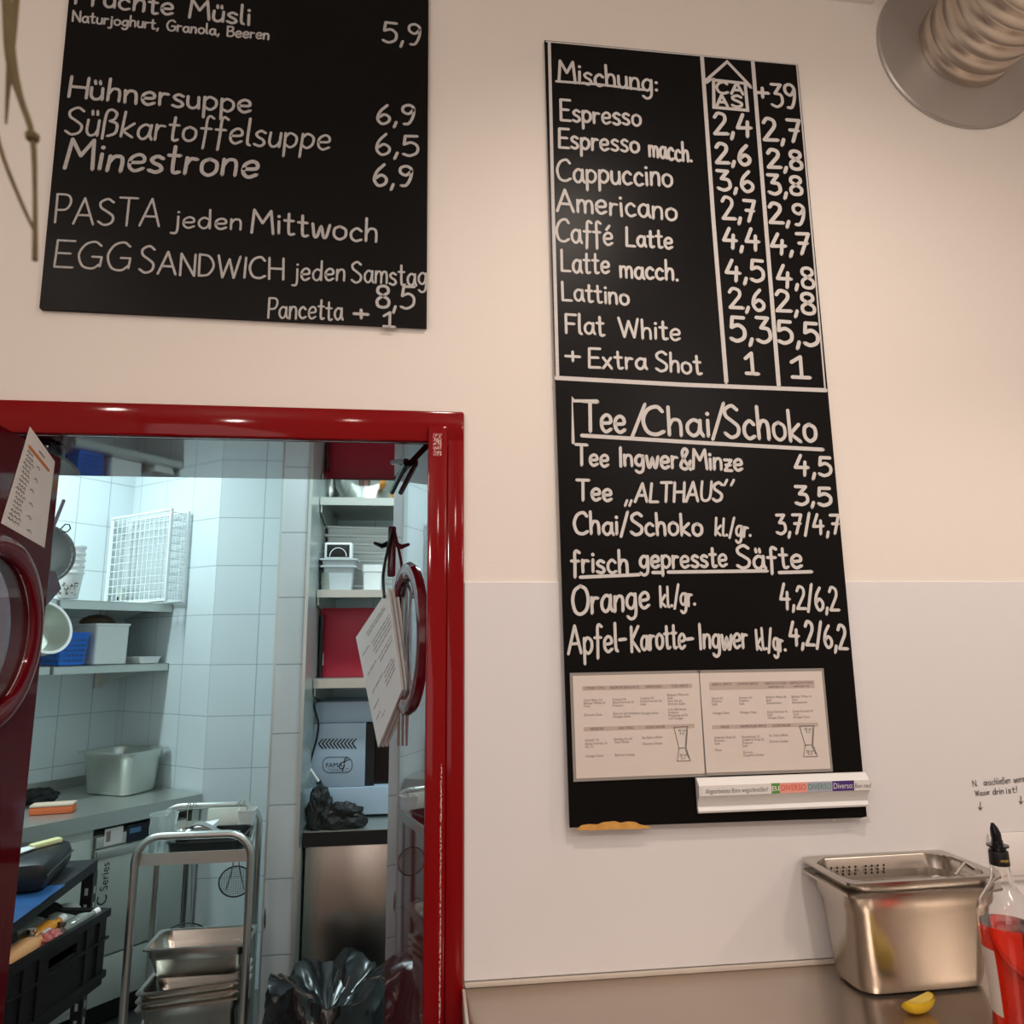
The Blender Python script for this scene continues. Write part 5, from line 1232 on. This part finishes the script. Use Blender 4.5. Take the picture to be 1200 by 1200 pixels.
for A, B in zip(rings, rings[1:]):
    for k in range(n_): b.bm.faces.new((A[k], A[(k+1) % n_], B[(k+1) % n_], B[k]))
b.build('liner', 'bag', bn, smooth=24)

# ------------------------------------------------------------------ laminated sheets hung from the far edge of the right leaf
HYs = 1.945
hk = MB(); p0, p1 = ony(461, 676, HYs), ony(461, 617, HYs)
hk.mm((p0.x-.016, HYs-.012, p0.z), (p0.x+.016, HYs+.012, p1.z), bevel=.005); q = hk.build('edge_handle', 'cyl', door_r); q['kind'] = 'structure'
hk = MB()
for xa_, xb2 in ((457, 438), (466, 478)):
    hk.tube([ony(xa_, 636, HYs), ony((xa_+xb2)/2, 640, HYs-.01), ony(xb2, 636, HYs-.015)], [.008, .007, .004], 8)
q = hk.build('hook', 'blackgloss', door_r); q['kind'] = 'structure'
nS = Vector((-.905, -.425, 0)).normalized(); pS = ony(445, 780, 1.87)
pls = lambda x, y: on(x, y, pS, nS)
hs = thing('recipe_sheets', 'stack of white laminated recipe sheets hanging by a cord from the right red door', 'sheets', pls(455, 690))
Q4 = [pls(417, 747), pls(455, 690), pls(471, 808), pls(443, 876)]
for k in range(3):
    MB().slab([p-nS*(.010*k) for p in Q4], -nS*.006).build('sheet', 'paperwhite', hs, world=True, smooth=0)
def uvS(u, v): return (Q4[0]*(1-u)+Q4[1]*u)*(1-v)+(Q4[3]*(1-u)+Q4[2]*u)*v
b = MB(); rnd = random.Random(9)
for (v, u0, u1) in ((.10, .30, .85), (.13, .32, .86), (.22, .1, .3), (.24, .40, .95), (.28, .42, .95), (.32, .40, .96), (.36, .44, .96), (.42, .12, .42), (.44, .50, .92), (.48, .52, .92), (.60, .15, .55), (.62, .58, .85), (.66, .58, .9), (.70, .56, .92), (.74, .58, .9), (.72, .1, .3), (.82, .12, .28), (.88, .3, .42)):
    u = u0
    while u < u1:
        w_ = rnd.uniform(.05, .14); ribbon(b, [uvS(u, v), uvS(min(u+w_, u1), v)], .0022, nS, .0006); u += w_+.025
b.build('print', 'inkgrey', hs, world=True, smooth=0)
MB().tube(catmull([ony(460, 620, HYs-.02), ony(453, 650, HYs-.03), ony(449, 675, HYs-.04), pls(452, 700)+nS*.004], 4), .004, 6).build('cord', 'blackrub', hs, world=True)

# paper taped to the left leaf
pq = [onleafL(*p, .0006) for p in ((35, 500), (64, 541), (52, 642), (1, 613))]
ps = thing('paper_list', 'white paper list with orange rule taped to the left red door', 'paper', pq[3])
MB().slab(pq, NL*.0005).build('sheet', 'paperwhite', ps, world=True, smooth=0)
def uvP(u, v): return (pq[0]*(1-u)+pq[1]*u)*(1-v)+(pq[3]*(1-u)+pq[2]*u)*v
b = MB(); ribbon(b, [uvP(.12, .17), uvP(.82, .17)], .006, NL, .0009); b.build('orange_rule', 'orangeink', ps, world=True, smooth=0)
b = MB(); rnd = random.Random(12)
ribbon(b, [uvP(.42, .10), uvP(.62, .10)], .0022, NL, .0009)
for i in range(17):
    v = .22+i*.044; u = .08+rnd.uniform(0, .04)
    while u < .30: w_ = rnd.uniform(.03, .08); ribbon(b, [uvP(u, v+rnd.uniform(-.006, .006)), uvP(u+w_*.5, v-.012), uvP(u+w_, v+.006)], .002, NL, .0009); u += w_+.02
    if i % 3 == 1:
        u = rnd.uniform(.4, .7); ribbon(b, [uvP(u, v), uvP(u+.06, v-.01), uvP(u+.1, v+.01)], .002, NL, .0009)
b.build('list_writing', 'inkgrey', ps, world=True, smooth=0)
